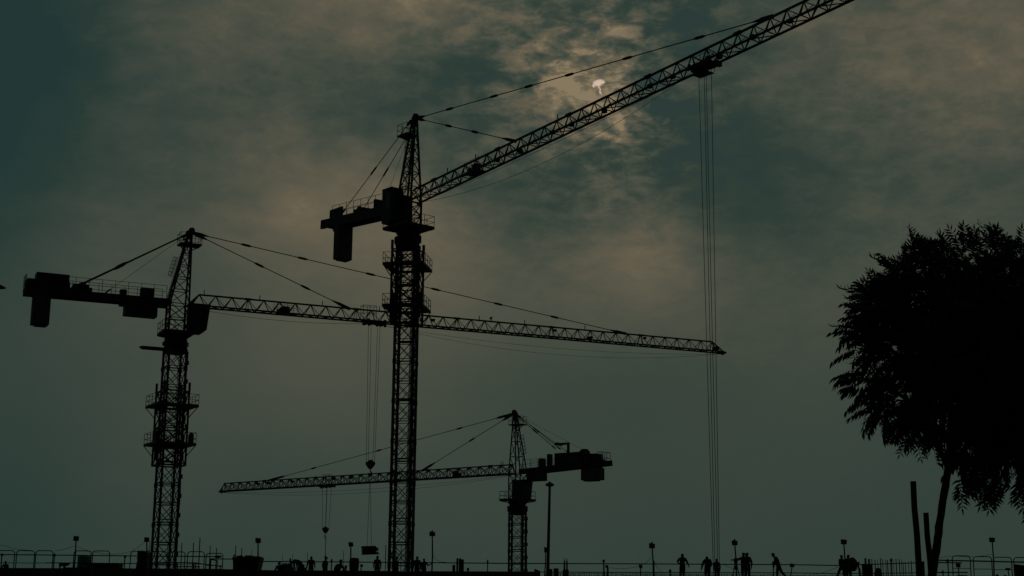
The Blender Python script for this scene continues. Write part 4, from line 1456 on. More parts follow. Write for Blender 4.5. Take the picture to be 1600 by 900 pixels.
# hanging load of boards on two slings
hp = h1
t = thing('hanging_load', 'ragged bundle of boards hanging on two slings from the mid-height crane', 'load', hp)
top = at(578, 853.5, hp.y) - hp
m = mpp(hp.y)
mb = MB()
mb.tube((0, 0, 0), top + Vector((-4.5 * m, 0, 0)), .022); mb.build('sling', M['rope'], t)
mb = MB()
mb.tube((0, 0, 0), top + Vector((2.5 * m, 0, 0)), .022); mb.build('sling', M['rope'], t)
rr = random.Random(6)
for i in range(7):
    z = top.z - .05 - i * 1.8 * m
    mb = MB()
    x0 = top.x - 13 * m + rr.uniform(0, 1.2) * m + i * .16 * m
    x1 = top.x + 12.5 * m + rr.choice([-3.4, -1.6, .4, 1.6, 2.4, -.4]) * m
    mb.box(((x0 + x1) / 2, rr.uniform(-.1, .1), z), (x1 - x0, 1.1, 1.75 * m), m=Matrix.Rotation(rr.uniform(-.05, .02), 3, 'Y'))
    mb.build('board', M['wood'], t)
mb = MB()
for dx in (-4.5, 2.5):
    mb.box(top + Vector((dx * m, 0, -6 * m)), (.07, 1.2, 12.4 * m))
mb.build('strap', M['rope'], t)

# chain below the farthest crane's hook
e = at(508.5, 870, h3.y)
mb = MB(); mb.path([(0, 0, 0), (e - h3) * .5, e - h3], .055, 6)
mb.box(e - h3, (.3, .3, .3))
mb.tube((.1, 0, .3), ((e - h3) * .3) + Vector((.3, 0, 0)), .02)
o = mb.build('lifting_chain', M['rope']); o.location = h3
tag(o, 'long single chain under the farthest crane hook, reaching the workers', 'chain')

# festoon cables between the floodlights
for (pts, lb) in [([(-20, 845), (22, 857), (50, 860)], 'faint sagging cable entering from the left picture edge'),
                  ([(86, 860.5), (100, 858.5), (117, 853)], 'faint cable rising to the leftmost tall floodlight'),
                  ([(119, 853), (140, 861), (175, 866), (205, 861), (227, 846)], 'faint cable sagging between the two left floodlights'),
                  ([(675, 865), (684, 876), (700, 879)], 'faint cable drooping from the floodlight right of the tallest mast'),
                  ([(1018, 871), (1008, 880), (990, 886.5), (970, 888.5), (952, 887)], 'faint cable drooping left of the hands-on-hips worker floodlight'),
                  ([(1021, 877), (1028, 888), (1036, 895)], 'faint cable running down right of a floodlight left of the hands-on-hips worker'),
                  ([(1130, 882), (1142, 887), (1150, 890)], 'faint cable running to the survey tripod'),
                  ([(1310, 886), (1290, 893), (1275, 897)], 'faint cable drooping left of the sack carriers'),
                  ([(1464, 873), (1485, 869), (1520, 870), (1550, 866)], 'faint cable looping towards the far right floodlight')]:
    P = [at(x, y, 89.0) for x, y in pts]
    # round the polyline
    Q = []
    for i in range(len(P) - 1):
        p0, p1, p2, p3 = P[max(i - 1, 0)], P[i], P[i + 1], P[min(i + 2, len(P) - 1)]
        for k in range(6):
            t_ = k / 6
            Q.append(0.5 * ((2 * p1) + (p2 - p0) * t_ + (2 * p0 - 5 * p1 + 4 * p2 - p3) * t_ ** 2 + (3 * p1 - p0 - 3 * p2 + p3) * t_ ** 3))
    Q.append(P[-1])
    mb = MB(); mb.path([q - Q[0] for q in Q], .011, 4)
    o = mb.build('cable', M['rope']); o.location = Q[0]
    tag(o, lb, 'cable', 'faint cables strung along the deck')

# bird above the level jib
p = at(767.5, 498, 120)
t = None
mb = MB()
m = mpp(120)
body = [(-.02, 0, -.19), (-.01, 0, -.1), (.0, 0, .02), (.02, 0, .12), (.03, 0, .17), (.05, 0, .2)]
mb.path(body, [.015, .05, .075, .06, .045, .012], 8)
for s_, tip in ((-1, (-.2, .1, .02)), (1, (.12, -.1, .05))):
    a, b_, c_, d_ = Vector((0, 0, .09)), Vector((s_ * .08, 0, .13)), Vector(tip), Vector((s_ * .03, 0, -.04))
    for off in (0.008,):
        n_ = Vector((0, off, 0))
        mb._q([a + n_, b_ + n_, c_ + n_ * .3, d_ + n_], [a - n_, b_ - n_, c_ - n_ * .3, d_ - n_])
mb._q([Vector((-.05, .01, -.25)), Vector((.03, .01, -.25)), Vector((.02, .01, -.12)), Vector((-.03, .01, -.12))], [Vector((-.05, -.01, -.25)), Vector((.03, -.01, -.25)), Vector((.02, -.01, -.12)), Vector((-.03, -.01, -.12))])
o = mb.build('bird', M['feather']); o.location = p
tag(o, 'small dark bird flying just above the middle of the level jib', 'bird')

# two poles leaning by the tree
for (xt, yt, xb, wpx, lb) in [(1426.6, 752, 1436, 9.6, 'taller of the two thick bare poles beside the leaning tree trunk'), (1446.5, 801, 1454.0, 8.8, 'shorter of the two thick bare poles beside the leaning tree trunk')]:
    Y = 19.2
    top = at(xt, yt, Y); low = at(xb, 893, Y)
    d = (top - low) / (top.z - low.z)
    b = low - d * low.z
    m = mpp(Y)
    mb = MB()
    q = top - b
    n = 9
    pts = [q * (i / n) + Vector((.006 * math.sin(i * 2.1), .004 * math.cos(i * 1.7), 0)) for i in range(n + 1)]
    mb.path(pts, [wpx * m / 2 * (1.16 - .2 * i / n) for i in range(n + 1)], 12)
    o = mb.build('wooden_pole', M['wood']); o.location = b
    tag(o, lb, 'pole', 'bare poles beside the tree')
# ------------------------------------------------------------------ people
def skin_mesh(name, verts, edges, radii, root):
    me = bpy.data.meshes.new(name)
    me.from_pydata([tuple(v) for v in verts], edges, [])
    o = bpy.data.objects.new(name, me)
    COL.objects.link(o)
    o.modifiers.new('skin', 'SKIN')
    sb = o.modifiers.new('sub', 'SUBSURF')
    sb.levels = 1; sb.render_levels = 1
    sv = me.skin_vertices[0].data
    for i, r in enumerate(radii):
        sv[i].radius = (r, r) if not isinstance(r, tuple) else r
    sv[root].use_root = True
    dg = bpy.context.evaluated_depsgraph_get()
    dg.update()
    out = bpy.data.meshes.new_from_object(o.evaluated_get(dg))
    bpy.data.objects.remove(o)
    bpy.data.meshes.remove(me)
    return out


DEF = dict(pel=(0, 0, .95), chest=(0, 0, 1.28), neck=(0, 0, 1.46), head=(0, 0, 1.60), face=(0, -1, 0),
           lsh=(-.19, 0, 1.40), lel=(-.25, 0, 1.12), lwr=(-.24, -.05, .86), rsh=(.19, 0, 1.40), rel=(.25, 0, 1.12), rwr=(.24, -.05, .86),
           lhip=(-.10, 0, .90), lkn=(-.105, -.02, .49), lan=(-.10, .02, .09), lto=(-.13, -.16, .04),
           rhip=(.10, 0, .90), rkn=(.105, -.02, .49), ran=(.10, .02, .09), rto=(.13, -.16, .04))


def person(label, hx, hy, Y, pose=None, sc=1.0, hat='hard_hat', fx=None, bulk=1.0):
    """hx, hy: where the crown of the head shows; the pose is scaled so that the feet stand on the deck"""
    P = {k: Vector(v) for k, v in {**DEF, **(pose or {})}.items()}
    top = at(hx, hy, Y)
    htop = P['head'].z + .135
    s = (top.z - DZ) / htop
    s0 = s
    stand = 0.0
    if s > 1.14 or s < 0.76:
        s_ = min(max(s, .76), 1.14)
        stand = top.z - DZ - s_ * htop
        s = s_
    base = Vector((top.x - P['head'].x * s, Y, DZ + max(stand, 0) + min(stand, 0)))
    f = P.pop('face').normalized()
    names = list(P)
    V = []; R = []; idx = {}

    def add(n, v, r):
        idx[n] = len(V); V.append(v); R.append(r)
    k = bulk * 1.24
    lk = bulk * 1.46
    P['waist'] = P['pel'].lerp(P['chest'], .45)
    add('pel', P['pel'], (.155 * k, .12 * k)); add('waist', P['waist'], (.14 * k, .11 * k)); add('chest', P['chest'], (.165 * k, .125 * k)); add('neck', P['neck'], .068)
    hd = (P['head'] - P['neck']).normalized()
    add('jaw', P['neck'].lerp(P['head'], .62) + f * .025, .082); add('head', P['head'] + hd * .02, (.095, .108)); add('crown', P['head'] + hd * .1, .072)
    E = [('pel', 'waist'), ('waist', 'chest'), ('chest', 'neck'), ('neck', 'jaw'), ('jaw', 'head'), ('head', 'crown')]
    for s_ in 'lr':
        add(s_ + 'sh', P[s_ + 'sh'], .068 * lk); add(s_ + 'el', P[s_ + 'el'], .047 * lk); add(s_ + 'wr', P[s_ + 'wr'], .042)
        d = (P[s_ + 'wr'] - P[s_ + 'el']).normalized()
        add(s_ + 'pa', P[s_ + 'wr'] + d * .085, .038)
        E += [('chest', s_ + 'sh'), (s_ + 'sh', s_ + 'el'), (s_ + 'el', s_ + 'wr'), (s_ + 'wr', s_ + 'pa')]
        add(s_ + 'hip', P[s_ + 'hip'], .098 * k); add(s_ + 'kn', P[s_ + 'kn'], .064 * lk); add(s_ + 'an', P[s_ + 'an'], .062); add(s_ + 'to', P[s_ + 'to'], .04)
        E += [('pel', s_ + 'hip'), (s_ + 'hip', s_ + 'kn'), (s_ + 'kn', s_ + 'an'), (s_ + 'an', s_ + 'to')]
    me = skin_mesh('person', V, [(idx[a], idx[b]) for a, b in E], R, idx['pel'])
    # fingers, nose and ears join the same continuous body mesh
    ex = MB()
    for s_, sg in (('l', -1), ('r', 1)):
        w_, e_ = P[s_ + 'wr'], P[s_ + 'el']
        d = (w_ - e_).normalized()
        side = d.cross(Vector((sg, 0.15, 0.1))).normalized()
        nrm = d.cross(side).normalized()
        pc = w_ + d * .085
        for q, (o_, L) in enumerate(((-.033, .065), (-.011, .078), (.011, .074), (.033, .058))):
            a = pc + side * o_
            ex.path([a, a + d * (.03 + L * .45), a + d * (.03 + L * .8) + nrm * .012, a + d * (.03 + L) + nrm * .032], [.011, .0095, .009, .007], 6)
        a = w_ + d * .04 + side * -.03
        ex.path([a, a + side * -.03 + d * .03, a + side * -.035 + d * .065 + nrm * .012], [.013, .011, .008], 6)
    hc = P['head']
    lat = f.cross(hd).normalized()
    ex.path([hc + f * .07 + hd * .03, hc + f * .112 - hd * .018, hc + f * .085 - hd * .028], [.01, .016, .012], 6)
    for sg in (-1, 1):
        ex.path([hc + lat * sg * .078 + hd * .03, hc + lat * sg * .093, hc + lat * sg * .08 - hd * .03], [.01, .017, .01], 6)
        ex.ball(hc + f * .083 + lat * sg * .032 + hd * .012, (.012, .012, .009), 6, 4)
    ex.path([hc + f * .088 - hd * .058 - lat * .025, hc + f * .094 - hd * .06, hc + f * .088 - hd * .058 + lat * .025], [.006, .008, .006], 5)
    b0 = len(me.vertices)
    vs_ = [tuple(v.co) for v in me.vertices] + ex.v
    fs_ = [tuple(p.vertices) for p in me.polygons] + [tuple(i + b0 for i in f_) for f_ in ex.f]
    nb_ = len(me.polygons)
    bpy.data.meshes.remove(me)
    me = bpy.data.meshes.new('person')
    me.from_pydata([tuple(Vector(v) * s) for v in vs_], [], fs_)
    for n in ('skin', 'shirt', 'trousers', 'boots'):
        me.materials.append(M[n])
    bones = [(a, b) for a, b in E]
    kind = {}
    for a, b in bones:
        if a in ('neck', 'jaw', 'head') or b in ('lpa', 'rpa'): kind[(a, b)] = 0
        elif b in ('lto', 'rto'): kind[(a, b)] = 3
        elif b in ('lhip', 'rhip', 'lkn', 'rkn', 'lan', 'ran'): kind[(a, b)] = 2
        else: kind[(a, b)] = 1
    mi = []
    for p in me.polygons:
        if p.index >= nb_:
            mi.append(0); continue
        c = p.center / s
        best = 9; bk = 1
        for a, b in bones:
            A_, B_ = V[idx[a]], V[idx[b]]
            d = B_ - A_
            t_ = max(0, min(1, (c - A_).dot(d) / max(1e-6, d.length_squared)))
            ds = (c - (A_ + d * t_)).length
            if ds < best: best = ds; bk = kind[(a, b)]
        mi.append(bk)
    me.polygons.foreach_set('material_index', mi)
    me.polygons.foreach_set('use_smooth', [True] * len(me.polygons))
    me.update()
    o = bpy.data.objects.new('person', me)
    COL.objects.link(o)
    o.location = base
    tag(o, label, 'person', 'workers on the deck')
    mb = MB()
    z3 = hd; x3 = lat; y3 = -f
    Rm = Matrix((x3, y3, z3)).transposed()
    if hat == 'hard_hat':
        prof = [(.128, .035), (.130, .045), (.112, .06), (.104, .10), (.082, .14), (.045, .162), (.004, .168)]
    elif hat == 'cap':
        prof = [(.100, .02), (.104, .06), (.088, .11), (.05, .135), (.004, .14)]
    elif hat == 'turban':
        prof = [(.09, .0), (.125, .03), (.13, .08), (.1, .13), (.05, .155), (.004, .16)]
    else:
        prof = [(.092, -.03), (.1, .03), (.098, .08), (.078, .118), (.04, .138), (.004, .142)]
    n = 12
    vv = []
    for r_, z_ in prof:
        for i in range(n):
            a = 2 * PI * i / n
            vv.append(tuple((hc + Rm @ Vector((r_ * math.cos(a) * .92, r_ * math.sin(a) * 1.08 + (.02 if hat == 'hair' else 0), z_))) * s))
    mb.v = vv
    for q in range(len(prof) - 1):
        for i in range(n):
            j = (i + 1) % n
            mb.f.append((q * n + i, q * n + j, (q + 1) * n + j, (q + 1) * n + i))
    mb.f.append(tuple(range(n - 1, -1, -1)))
    if hat == 'cap' or hat == 'hard_hat':
        c0 = hc + hd * .045 + f * .1
        bp = [(c0 + lat * .08) * s, (c0 + f * .07 + lat * .045) * s, (c0 + f * .07 - lat * .045) * s, (c0 - lat * .08) * s]
        mb._q(bp, [v - hd * .012 for v in bp])
    mb.build(hat, M['hair' if hat == 'hair' else ('helmet' if hat == 'hard_hat' else 'sack')], o, True)
    if fx: fx(o, P, s)
    print('person %-60s s %.2f stand %.2f' % (label[:60], s0, stand))
    return o


crouch = dict(pel=(0, .1, .42), chest=(.02, -.1, .78), neck=(.03, -.2, .95), head=(.03, -.24, 1.08),
              lsh=(-.17, -.14, .88), lel=(-.27, -.3, .62), lwr=(-.16, -.45, .42), rsh=(.2, -.14, .88), rel=(.28, -.3, .62), rwr=(.18, -.45, .42),
              lhip=(-.12, .1, .4), lkn=(-.2, -.3, .5), lan=(-.16, -.02, .09), lto=(-.2, -.2, .04), rhip=(.12, .1, .4), rkn=(.2, -.3, .5), ran=(.16, -.02, .09), rto=(.2, -.2, .04))
hips = dict(chest=(-.02, 0, 1.27), neck=(0, -.02, 1.46), head=(.0, -.05, 1.60), lsh=(-.18, 0, 1.40), lel=(-.33, .05, 1.24), lwr=(-.2, -.05, 1.08),
            rsh=(.2, 0, 1.39), rel=(.31, -.02, 1.18), rwr=(.38, -.1, .99), lhip=(-.1, 0, .9), rhip=(.1, 0, .9), lkn=(-.13, -.02, .49), rkn=(.06, -.03, .49), lan=(-.14, 0, .09), ran=(.06, 0, .09), lto=(-.17, -.16, .04), rto=(.08, -.17, .04))
bend = dict(pel=(.28, 0, .92), chest=(0, -.05, 1.17), neck=(-.16, -.08, 1.12), head=(-.28, -.1, 1.03), face=(-.6, -.3, -.8), lsh=(-.12, -.2, 1.14), lel=(-.14, -.25, .86), lwr=(-.05, -.28, .62),
            rsh=(-.05, .14, 1.16), rel=(.0, .1, .88), rwr=(.02, .05, .64), lhip=(.24, -.1, .88), rhip=(.3, .1, .88), lkn=(.14, -.12, .48), rkn=(.26, .1, .48), lan=(.18, -.1, .09), ran=(.34, .1, .09), lto=(.0, -.14, .04), rto=(.16, .08, .04))
lean_fwd = dict(pel=(.06, 0, .93), chest=(.0, -.1, 1.22), neck=(-.04, -.22, 1.34), head=(-.05, -.34, 1.42), face=(-.2, -.6, -.7), lsh=(-.2, -.16, 1.27), lel=(-.34, -.25, 1.0), lwr=(-.42, -.35, .72),
                rsh=(.2, -.14, 1.3), rel=(.27, -.2, 1.04), rwr=(.16, -.35, .86), lhip=(-.06, 0, .88), rhip=(.14, 0, .88))
walk_l = dict(pel=(.12, 0, .93), chest=(-.0, -.02, 1.24), neck=(-.1, -.04, 1.42), head=(-.18, -.05, 1.53), face=(-.85, -.2, -.45), lsh=(-.08, -.17, 1.36), lel=(-.14, -.2, 1.08), lwr=(-.2, -.22, .84),
              rsh=(.04, .16, 1.36), rel=(.12, .18, 1.1), rwr=(.06, .12, .86), lhip=(.08, -.08, .9), rhip=(.16, .08, .9), lkn=(.02, -.08, .5), lan=(.02, -.06, .09), lto=(-.14, -.08, .04),
              rkn=(.3, .08, .56), ran=(.6, .1, .26), rto=(.6, .08, .1))
stride = dict(pel=(.02, 0, .93), head=(.0, -.03, 1.60), lsh=(-.15, -.1, 1.4), lel=(-.17, -.12, 1.12), lwr=(-.12, -.25, .9), rsh=(.13, .1, 1.4), rel=(.2, .1, 1.12), rwr=(.25, -.05, .92),
              lhip=(-.08, 0, .9), rhip=(.1, 0, .9), lkn=(-.26, -.05, .52), lan=(-.42, .02, .12), lto=(-.56, -.08, .05), rkn=(.12, 0, .49), ran=(.16, .05, .09), rto=(.08, -.12, .04))
survey = dict(lsh=(-.15, -.05, 1.40), lel=(-.42, -.12, 1.30), lwr=(-.68, -.15, 1.28), head=(-.02, -.04, 1.60), face=(-.9, -.4, -.1))
beside = dict(lsh=(-.17, 0, 1.4), lel=(-.22, -.1, 1.14), lwr=(-.1, -.28, 1.0), rel=(.29, 0, 1.12), rwr=(.26, -.02, .86), head=(.0, -.02, 1.6), face=(-.5, -.8, -.2))
waist_hands = dict(lel=(-.26, .02, 1.12), lwr=(-.24, -.12, .9), rel=(.27, .0, 1.1), rwr=(.25, -.1, .85))
front_arms = dict(lel=(-.27, -.05, 1.10), lwr=(-.36, -.08, .86), rel=(.27, -.05, 1.14), rwr=(.31, -.12, .92), lsh=(-.2, 0, 1.4), rsh=(.2, 0, 1.4))
side_turn = dict(lsh=(-.1, -.16, 1.4), lel=(-.2, -.2, 1.15), lwr=(-.16, -.36, .95), rsh=(.1, .15, 1.4), rel=(.14, .14, 1.12), rwr=(.1, .0, .9), face=(-.8, -.5, 0), head=(.05, -.02, 1.6))
reach_r = dict(rel=(.34, -.05, 1.16), rwr=(.56, -.08, 1.30), lel=(-.24, 0, 1.12), face=(.6, -.7, 0))

person('worker sitting low behind the wall at the far left corner', 10.6, 876.6, 92, dict(crouch), hat='hair')
person('worker bending double with back arched over the rail', 457, 875, 99, bend, hat='cap')
person('worker facing front, arms held slightly out from the body', 486.6, 869.3, 101, front_arms, hat='hair')
person('small crouching worker between the bending and the frontal worker', 475, 882, 97, crouch, hat='hair')
person('crouching worker at left beside the netting heap', 437.5, 878.5, 95, crouch, hat='turban')
person('worker in profile guiding the long chain under the far crane hook', 509.8, 870.6, 100, side_turn, hat='hard_hat')
person('worker crouching low just left of the wrapped bundle', 533.4, 874.6, 97, dict(crouch, chest=(-.12, -.1, .72), pel=(-.3, .1, .45), lsh=(-.25, -.14, .85), lhip=(-.35, .1, .42), rhip=(-.2, .1, .42), lkn=(-.5, -.2, .5), lan=(-.45, 0, .09), lto=(-.5, -.15, .04), rkn=(0, -.3, .5), ran=(-.05, -.02, .09), rto=(0, -.2, .04), rsh=(.08, -.14, .86), lel=(-.35, -.3, .6), lwr=(-.2, -.45, .45)), hat='hard_hat')
person('worker with hands at waist under the hanging load', 589.9, 868.8, 98, waist_hands, hat='hard_hat')
person('worker partly hidden behind the foot of the tallest mast', 620.3, 870, 98, side_turn, hat='hard_hat')
person('worker in a brimmed cap right of the tallest mast, left of a pair', 652, 869.6, 97, dict(waist_hands, lel=(-.26, 0, 1.1), lwr=(-.3, -.05, .84)), hat='hard_hat', bulk=1.08)
person('shorter worker of a pair reaching to the floodlight post', 662.8, 872.8, 97, reach_r, hat='hair')
person('worker with one elbow out and hand on hip, at the rail', 1066, 865, 89.5, hips, hat='hair', bulk=1.05)
person('worker leaning forward over the rail with one arm hanging', 1103.2, 869.6, 87.5, lean_fwd, hat='hair', bulk=1.15)
person('worker standing straight below the four long hoist ropes', 1119.6, 873, 89.5, dict(waist_hands, lel=(-.25, 0, 1.12), lwr=(-.22, -.1, .86), rel=(.27, 0, 1.12), rwr=(.24, -.1, .88)), hat='hair')
person('worker stretching an arm to the survey tripod', 1161.3, 863.5, 88.0, survey, hat='hair', bulk=1.05)
person('worker standing close behind the one at the survey tripod', 1166.8, 863.6, 89.0, beside, hat='hair', bulk=1.05)
person('worker stooping forward while walking left, head bowed', 1207.8, 864, 88.0, walk_l, hat='hair')


def sack_(o, P, s):
    t_ = tag(bpy.data.objects.new('carried_sack', None), 'bulky sack carried by the worker below the tall floodlight', 'sack')
    mb = MB()
    mb.lathe((0, 0, 0), [(.12, -.42), (.26, -.3), (.31, -.05), (.28, .2), (.14, .36), (.05, .40)], 12, sq=(1, .75))
    q = mb.build('carried_sack', M['sack'])
    q.location = o.location + Vector((.17, -.30, 1.02))
    bpy.data.objects.remove(t_)
    tag(q, 'bulky sack carried by the worker right of the floodlight post', 'sack')


person('worker striding with one leg thrust out to the left', 1314.5, 867, 87.0, stride, hat='hair')
person('worker hugging a bulky sack right of the striding one', 1325, 866.8, 87.0, dict(beside, rel=(.36, -.15, 1.16), rwr=(.2, -.42, 1.0), lel=(-.25, -.2, 1.12), lwr=(.0, -.45, 1.0)), hat='hair', bulk=1.1, fx=sack_)

# ------------------------------------------------------------------ the tree
TY = 20.0
tm = mpp(TY)
tb = at(1457, 893, TY)
pts_px = [(1457.5, 893), (1463.5, 850), (1468.5, 815), (1475, 770), (1481.5, 728), (1487, 690), (1497, 650), (1512, 600), (1528, 545), (1540, 490)]
P = [at(x, y, TY) for x, y in pts_px]
slope = (P[0] - P[1]) / (P[0].z - P[1].z)
foot = P[0] - slope * P[0].z * 0.9
foot.z = 0
tree = thing('neem_tree', 'leaning tree with a dense dark feathery crown at the right edge', 'tree', foot)
mb = MB()
wpx = [13.5, 12.6, 12, 12, 12, 12, 11, 9, 7, 4]
pts = [Vector((0, 0, -0.05)), (P[0] - foot) * 0.5] + [p - foot for p in P]
rad = [9.5 * tm, 7.4 * tm] + [w_ / 2 * tm for w_ in wpx]
# knots
q = []; rr_ = []
rk = random.Random(9)
for i in range(len(pts) - 1):
    for k in range(4):
        t_ = k / 4
        q.append(pts[i].lerp(pts[i + 1], t_) + Vector((rk.uniform(-.006, .006), rk.uniform(-.006, .006), 0)))
        rr_.append((rad[i] * (1 - t_) + rad[i + 1] * t_) * rk.uniform(.95, 1.06))
q.append(pts[-1]); rr_.append(rad[-1])
mb.path(q, rr_, 12)
tag(mb.build('trunk', M['bark'], tree))

# crown lobes: picture centre, radius in pixels, depth offset in metres
LOBES = [(1545, 480, 88, 0.0, 1), (1466, 460, 56, -.3, .8), (1415, 505, 55, .2, .8), (1428, 435, 34, .3, .5), (1392, 570, 50, -.2, .8), (1440, 580, 80, .3, 1), (1540, 575, 128, 0, 1.2), (1620, 510, 125, .4, 1), (1610, 630, 108, -.3, 1),
         (1478, 640, 40, -.2, .6), (1540, 660, 62, .5, .9), (1402, 622, 40, .4, .4), (1368, 634, 24, .1, .4), (1540, 545, 118, -.9, 1), (1560, 560, 118, 1.0, 1), (1362, 545, 26, 0, .45), (1700, 560, 130, 0.1, .5), (1416, 650, 24, 0, .4), (1510, 420, 34, -.4, .55), (1575, 418, 36, .3, .55), (1358, 502, 24, .2, .45),
         (1452, 668, 24, .3, .4), (1535, 728, 34, -.2, .8), (1592, 730, 38, .2, .8), (1518, 695, 34, .1, .8), (1505, 470, 60, .3, 1), (1380, 465, 26, -.1, .45), (1352, 590, 26, .1, .5), (1398, 436, 32, .1, .6), (1436, 408, 32, -.2, .6), (1340, 520, 22, .1, .5), (1475, 405, 34, .2, .6), (1376, 490, 36, -.3, .7), (1545, 395, 34, 0, .5), (1605, 400, 36, .2, .6), (1338, 484, 26, 0, .5), (1362, 462, 26, .2, .5), (1600, 690, 52, .1, .8)]
LC = [(at(1545 + (x - 1545) * (.955 if x > 1430 else .90), 560 + (y - 560) * .955 + 4, TY + d), r * tm * .93) for x, y, r, d, _ in LOBES]
bb = MB()
rb = random.Random(21)
for c, r in LC:                                         # limbs from trunk into each lobe
    k = min(range(len(P)), key=lambda i: (P[i] - c).length + (2.0 if i < 4 else 0))
    k = max(4, k - 1)
    a = P[k]
    mid = a.lerp(c, .5) + Vector((rb.uniform(-.1, .1), rb.uniform(-.1, .1), .12))
    bb = MB()
    bb.path([a - foot, mid - foot, c - foot], [.05, .035, .015], 7)
    for j in range(7):
        d = Vector((rb.gauss(0, 1), rb.gauss(0, 1), rb.gauss(0, .8))).normalized() * r * .9
        bb.path([c.lerp(mid, .2) - foot, c + d * .5 - foot + Vector((0, 0, .03)), c + d - foot], [.014, .009, .004], 5)
    bb.build('limb', M['bark'], tree)

# frond templates: a drooping rachis with pairs of pointed, curved leaflets
def frond(rg, L, npair, droop, broad, comb=False):
    v = []; f = []
    pr = []
    for i in range(9):
        t_ = i / 8
        pr.append(np.array([t_ * L * (1 - .12 * droop * t_), 0, -droop * L * t_ ** 2 * .55]))
    for i in range(8):
        b = len(v)
        for p_ in (pr[i], pr[i + 1]):
            v += [p_ + [0, .0035, 0], p_ - [0, .0035, 0]]
        f.append((b, b + 1, b + 3, b + 2))
    for k in range(npair * 2 + 1):
        t_ = (k // 2 + .6) / npair if k < npair * 2 else 1.0
        t_ = min(t_, 1.0)
        sd_ = 1 if k % 2 else -1
        x_ = t_ * 8; i = min(int(x_), 7)
        p_ = pr[i] + (pr[i + 1] - pr[i]) * (x_ - i)
        ln = broad * (.62 + .55 * math.sin(PI * (.15 + .75 * t_))) * rg.uniform(.85, 1.12)
        ang = math.radians(rg.uniform(60, 82)) * (1 - .22 * t_)
        if k == npair * 2: ang = 0
        d = np.array([math.cos(ang), sd_ * math.sin(ang), 0])
        pp = np.array([-d[1], d[0], 0]) * ln * rg.uniform(.12, .16)
        hang = -rg.uniform(.15, .5) * ln
        if comb:                                       # leaflets hanging in two rows under a level rachis
            d = np.array([rg.uniform(.2, .55), sd_ * rg.uniform(.1, .45), -rg.uniform(.6, .9)])
            d /= np.linalg.norm(d)
            pp = np.array([-d[2], 0, d[0]]) * ln * rg.uniform(.11, .15)
            hang = -.12 * ln
        b = len(v)
        v += [p_, p_ + d * ln * .38 + pp + [0, 0, hang * .18], p_ + d * ln * .36 - pp * .9 + [0, 0, hang * .14], p_ + d * ln * .72 + pp * .62 + [.06 * ln, 0, hang * .55], p_ + d * ln * .70 - pp * .55 + [.05 * ln, 0, hang * .52], p_ + d * ln + [.16 * ln, 0, hang]]
        f += [(b, b + 2, b + 1), (b + 1, b + 2, b + 4, b + 3), (b + 3, b + 4, b + 5)]
    return np.array(v, float), f


rg = np.random.default_rng(4)
TPL = [frond(rg, rg.uniform(.36, .46), int(rg.integers(7, 9)), rg.uniform(.6, 1.6), rg.uniform(.112, .138)) for _ in range(8)]
TPC = [frond(rg, rg.uniform(.36, .48), int(rg.integers(7, 9)), rg.uniform(.1, .8), rg.uniform(.115, .14), True) for _ in range(8)]
VV = []; FF = []; off = 0


def put_frond(pos, d, upv, sc, comb=False):
    global off
    v, f = (TPC if comb else TPL)[int(rg.integers(len(TPL)))]
    x = d / np.linalg.norm(d)
    y = np.cross(upv, x); n_ = np.linalg.norm(y)
    if n_ < 1e-3:
        y = np.array([0, 1., 0])
    else:
        y /= n_
    z = np.cross(x, y)
    a = rg.normal(0, .25)
    y, z = y * math.cos(a) + z * math.sin(a), z * math.cos(a) - y * math.sin(a)
    VV.append((v * sc) @ np.array([x, y, z]) + pos)
    FF.extend([tuple(i + off for i in q_) for q_ in f])
    off += len(v)


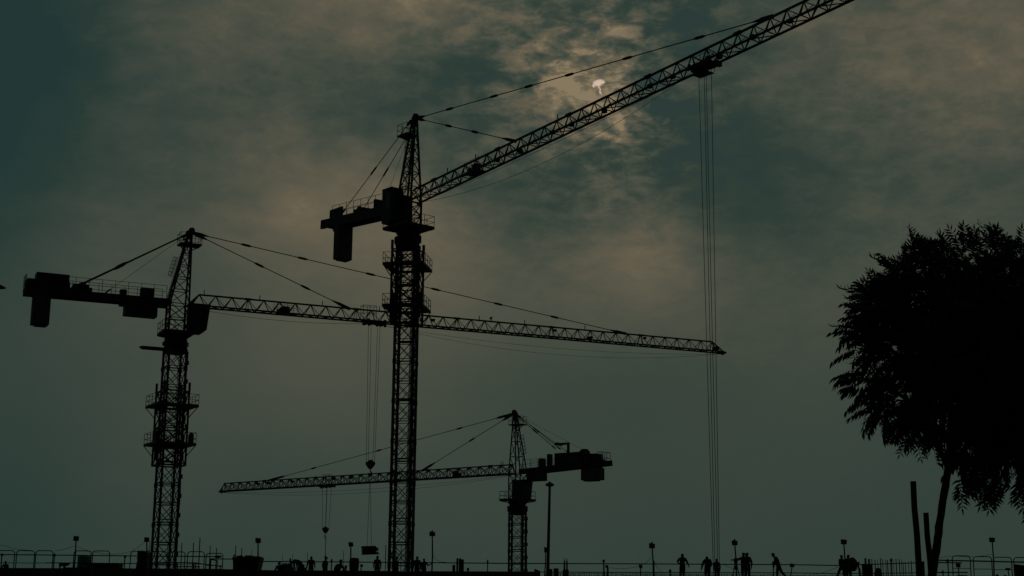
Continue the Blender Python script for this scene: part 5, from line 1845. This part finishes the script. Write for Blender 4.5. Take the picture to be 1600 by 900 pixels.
centre = np.array(at(1545, 560, TY)[:])
LCn = [(np.array(c[:]), r) for c, r in LC]
cnt = 0
tw = MB()
for (c, r), lob in zip(LCn, LOBES):
    q100 = (r / (100 * tm)) ** 2
    # dense heart of the lobe: bunches of fronds round twig ends
    big = r > 47 * tm
    for i in range(int((6 + 60 * q100) * lob[4]) if big else 2):
        d = rg.normal(0, 1, 3); d /= np.linalg.norm(d)
        p_ = c + d * r * (rg.uniform(.5, .74) if rg.random() < .55 else rg.uniform(.1, .5))
        depth = max((r2 - np.linalg.norm(p_ - c2_)) for c2_, r2 in LCn)
        if depth > .5 and rg.random() < .25:
            continue
        out = d * .6 + (p_ - centre) / 2.2 + np.array([0, 0, .2])
        out /= np.linalg.norm(out)
        for k in range(int(rg.integers(6, 10))):
            u = rg.normal(0, 1, 3)
            put_frond(p_ + u * .03, out + u * .7, np.array([0, 0, 1.]), rg.uniform(.6, .85), rg.random() < .5)
            cnt += 1
    # open fringe: separate fronds standing clear of the mass, in loose sprays
    for i in range(int((7 + 34 * q100) * (.6 + .4 * lob[4]))):
        d = rg.normal(0, 1, 3); d[1] *= .5; d /= np.linalg.norm(d)
        p_ = c + d * r * rg.uniform(.62, .98)
        if max((r2 * .97 - np.linalg.norm(p_ - c2_)) for c2_, r2 in LCn) > .30:
            continue
        out = d * .6 + (p_ - centre) / 1.8
        out[1] *= .6
        out /= np.linalg.norm(out)
        out[2] += .12 if out[2] > -.45 else -.1
        for k in range(int(rg.integers(1, 4))):
            dd = out + rg.normal(0, .26, 3)
            if dd[2] > .42 * np.linalg.norm(dd):
                put_frond(p_ + rg.normal(0, .03, 3), dd, np.array([rg.normal(0, .3), -1., .35]), rg.uniform(.66, .95))
            else:
                put_frond(p_ + rg.normal(0, .03, 3), dd, np.array([0, 0, 1.]), rg.uniform(.7, 1.0), True)
            cnt += 1
# single sprays that break the outline
for (x, y, dx, dy) in [(1316, 497, -1, .05), (1310, 520, -1, .2), (1308, 548, -1, .1), (1306, 580, -1, .12), (1312, 600, -1, .25), (1322, 622, -1, .3), (1345, 645, -.8, .7), (1362, 662, -.7, .8), (1385, 672, -.5, .9), (1410, 682, -.3, 1), (1432, 690, -.2, 1),
                       (1452, 680, -.2, 1), (1502, 762, -.1, 1), (1512, 735, .1, 1), (1552, 772, -.3, 1), (1560, 764, -.2, 1), (1592, 768, .1, 1), (1598, 758, 0, 1), (1530, 752, .2, 1), (1466, 388, -.2, -1), (1452, 384, -.5, -1), (1512, 372, 0, -1), (1520, 378, .2, -1), (1528, 384, .4, -1),
                       (1562, 372, 0, -1), (1570, 376, .2, -1), (1556, 380, -.3, -1), (1600, 384, .2, -1), (1384, 412, -.6, -.6), (1376, 430, -1, -.2), (1410, 398, -.3, -.9), (1340, 475, -1, -.4), (1354, 462, -.8, -.5), (1500, 378, -.4, -1), (1420, 395, 0, -1)]:
    for k in range(2):
        p_ = np.array(at(x + 14 * (x < 1420), y, TY + rg.uniform(-.5, .5))[:])
        d = np.array([dx, rg.normal(0, .3), -dy]) + rg.normal(0, .16, 3)
        put_frond(p_ - d * .14, d, np.array([0, -1., .3]) if dy < -.6 or dy > .85 else np.array([0, 0, 1.]), rg.uniform(.75, 1.0), -.6 <= dy <= .85)
        cnt += 1
print('fronds', cnt, 'faces', len(FF))
va = np.concatenate(VV) - np.array(foot[:])
me = bpy.data.meshes.new('crown')
me.from_pydata(va.tolist(), [], FF)
me.materials.append(M['leaf'])
me.update()
o = bpy.data.objects.new('crown', me)
COL.objects.link(o)
o.parent = tree
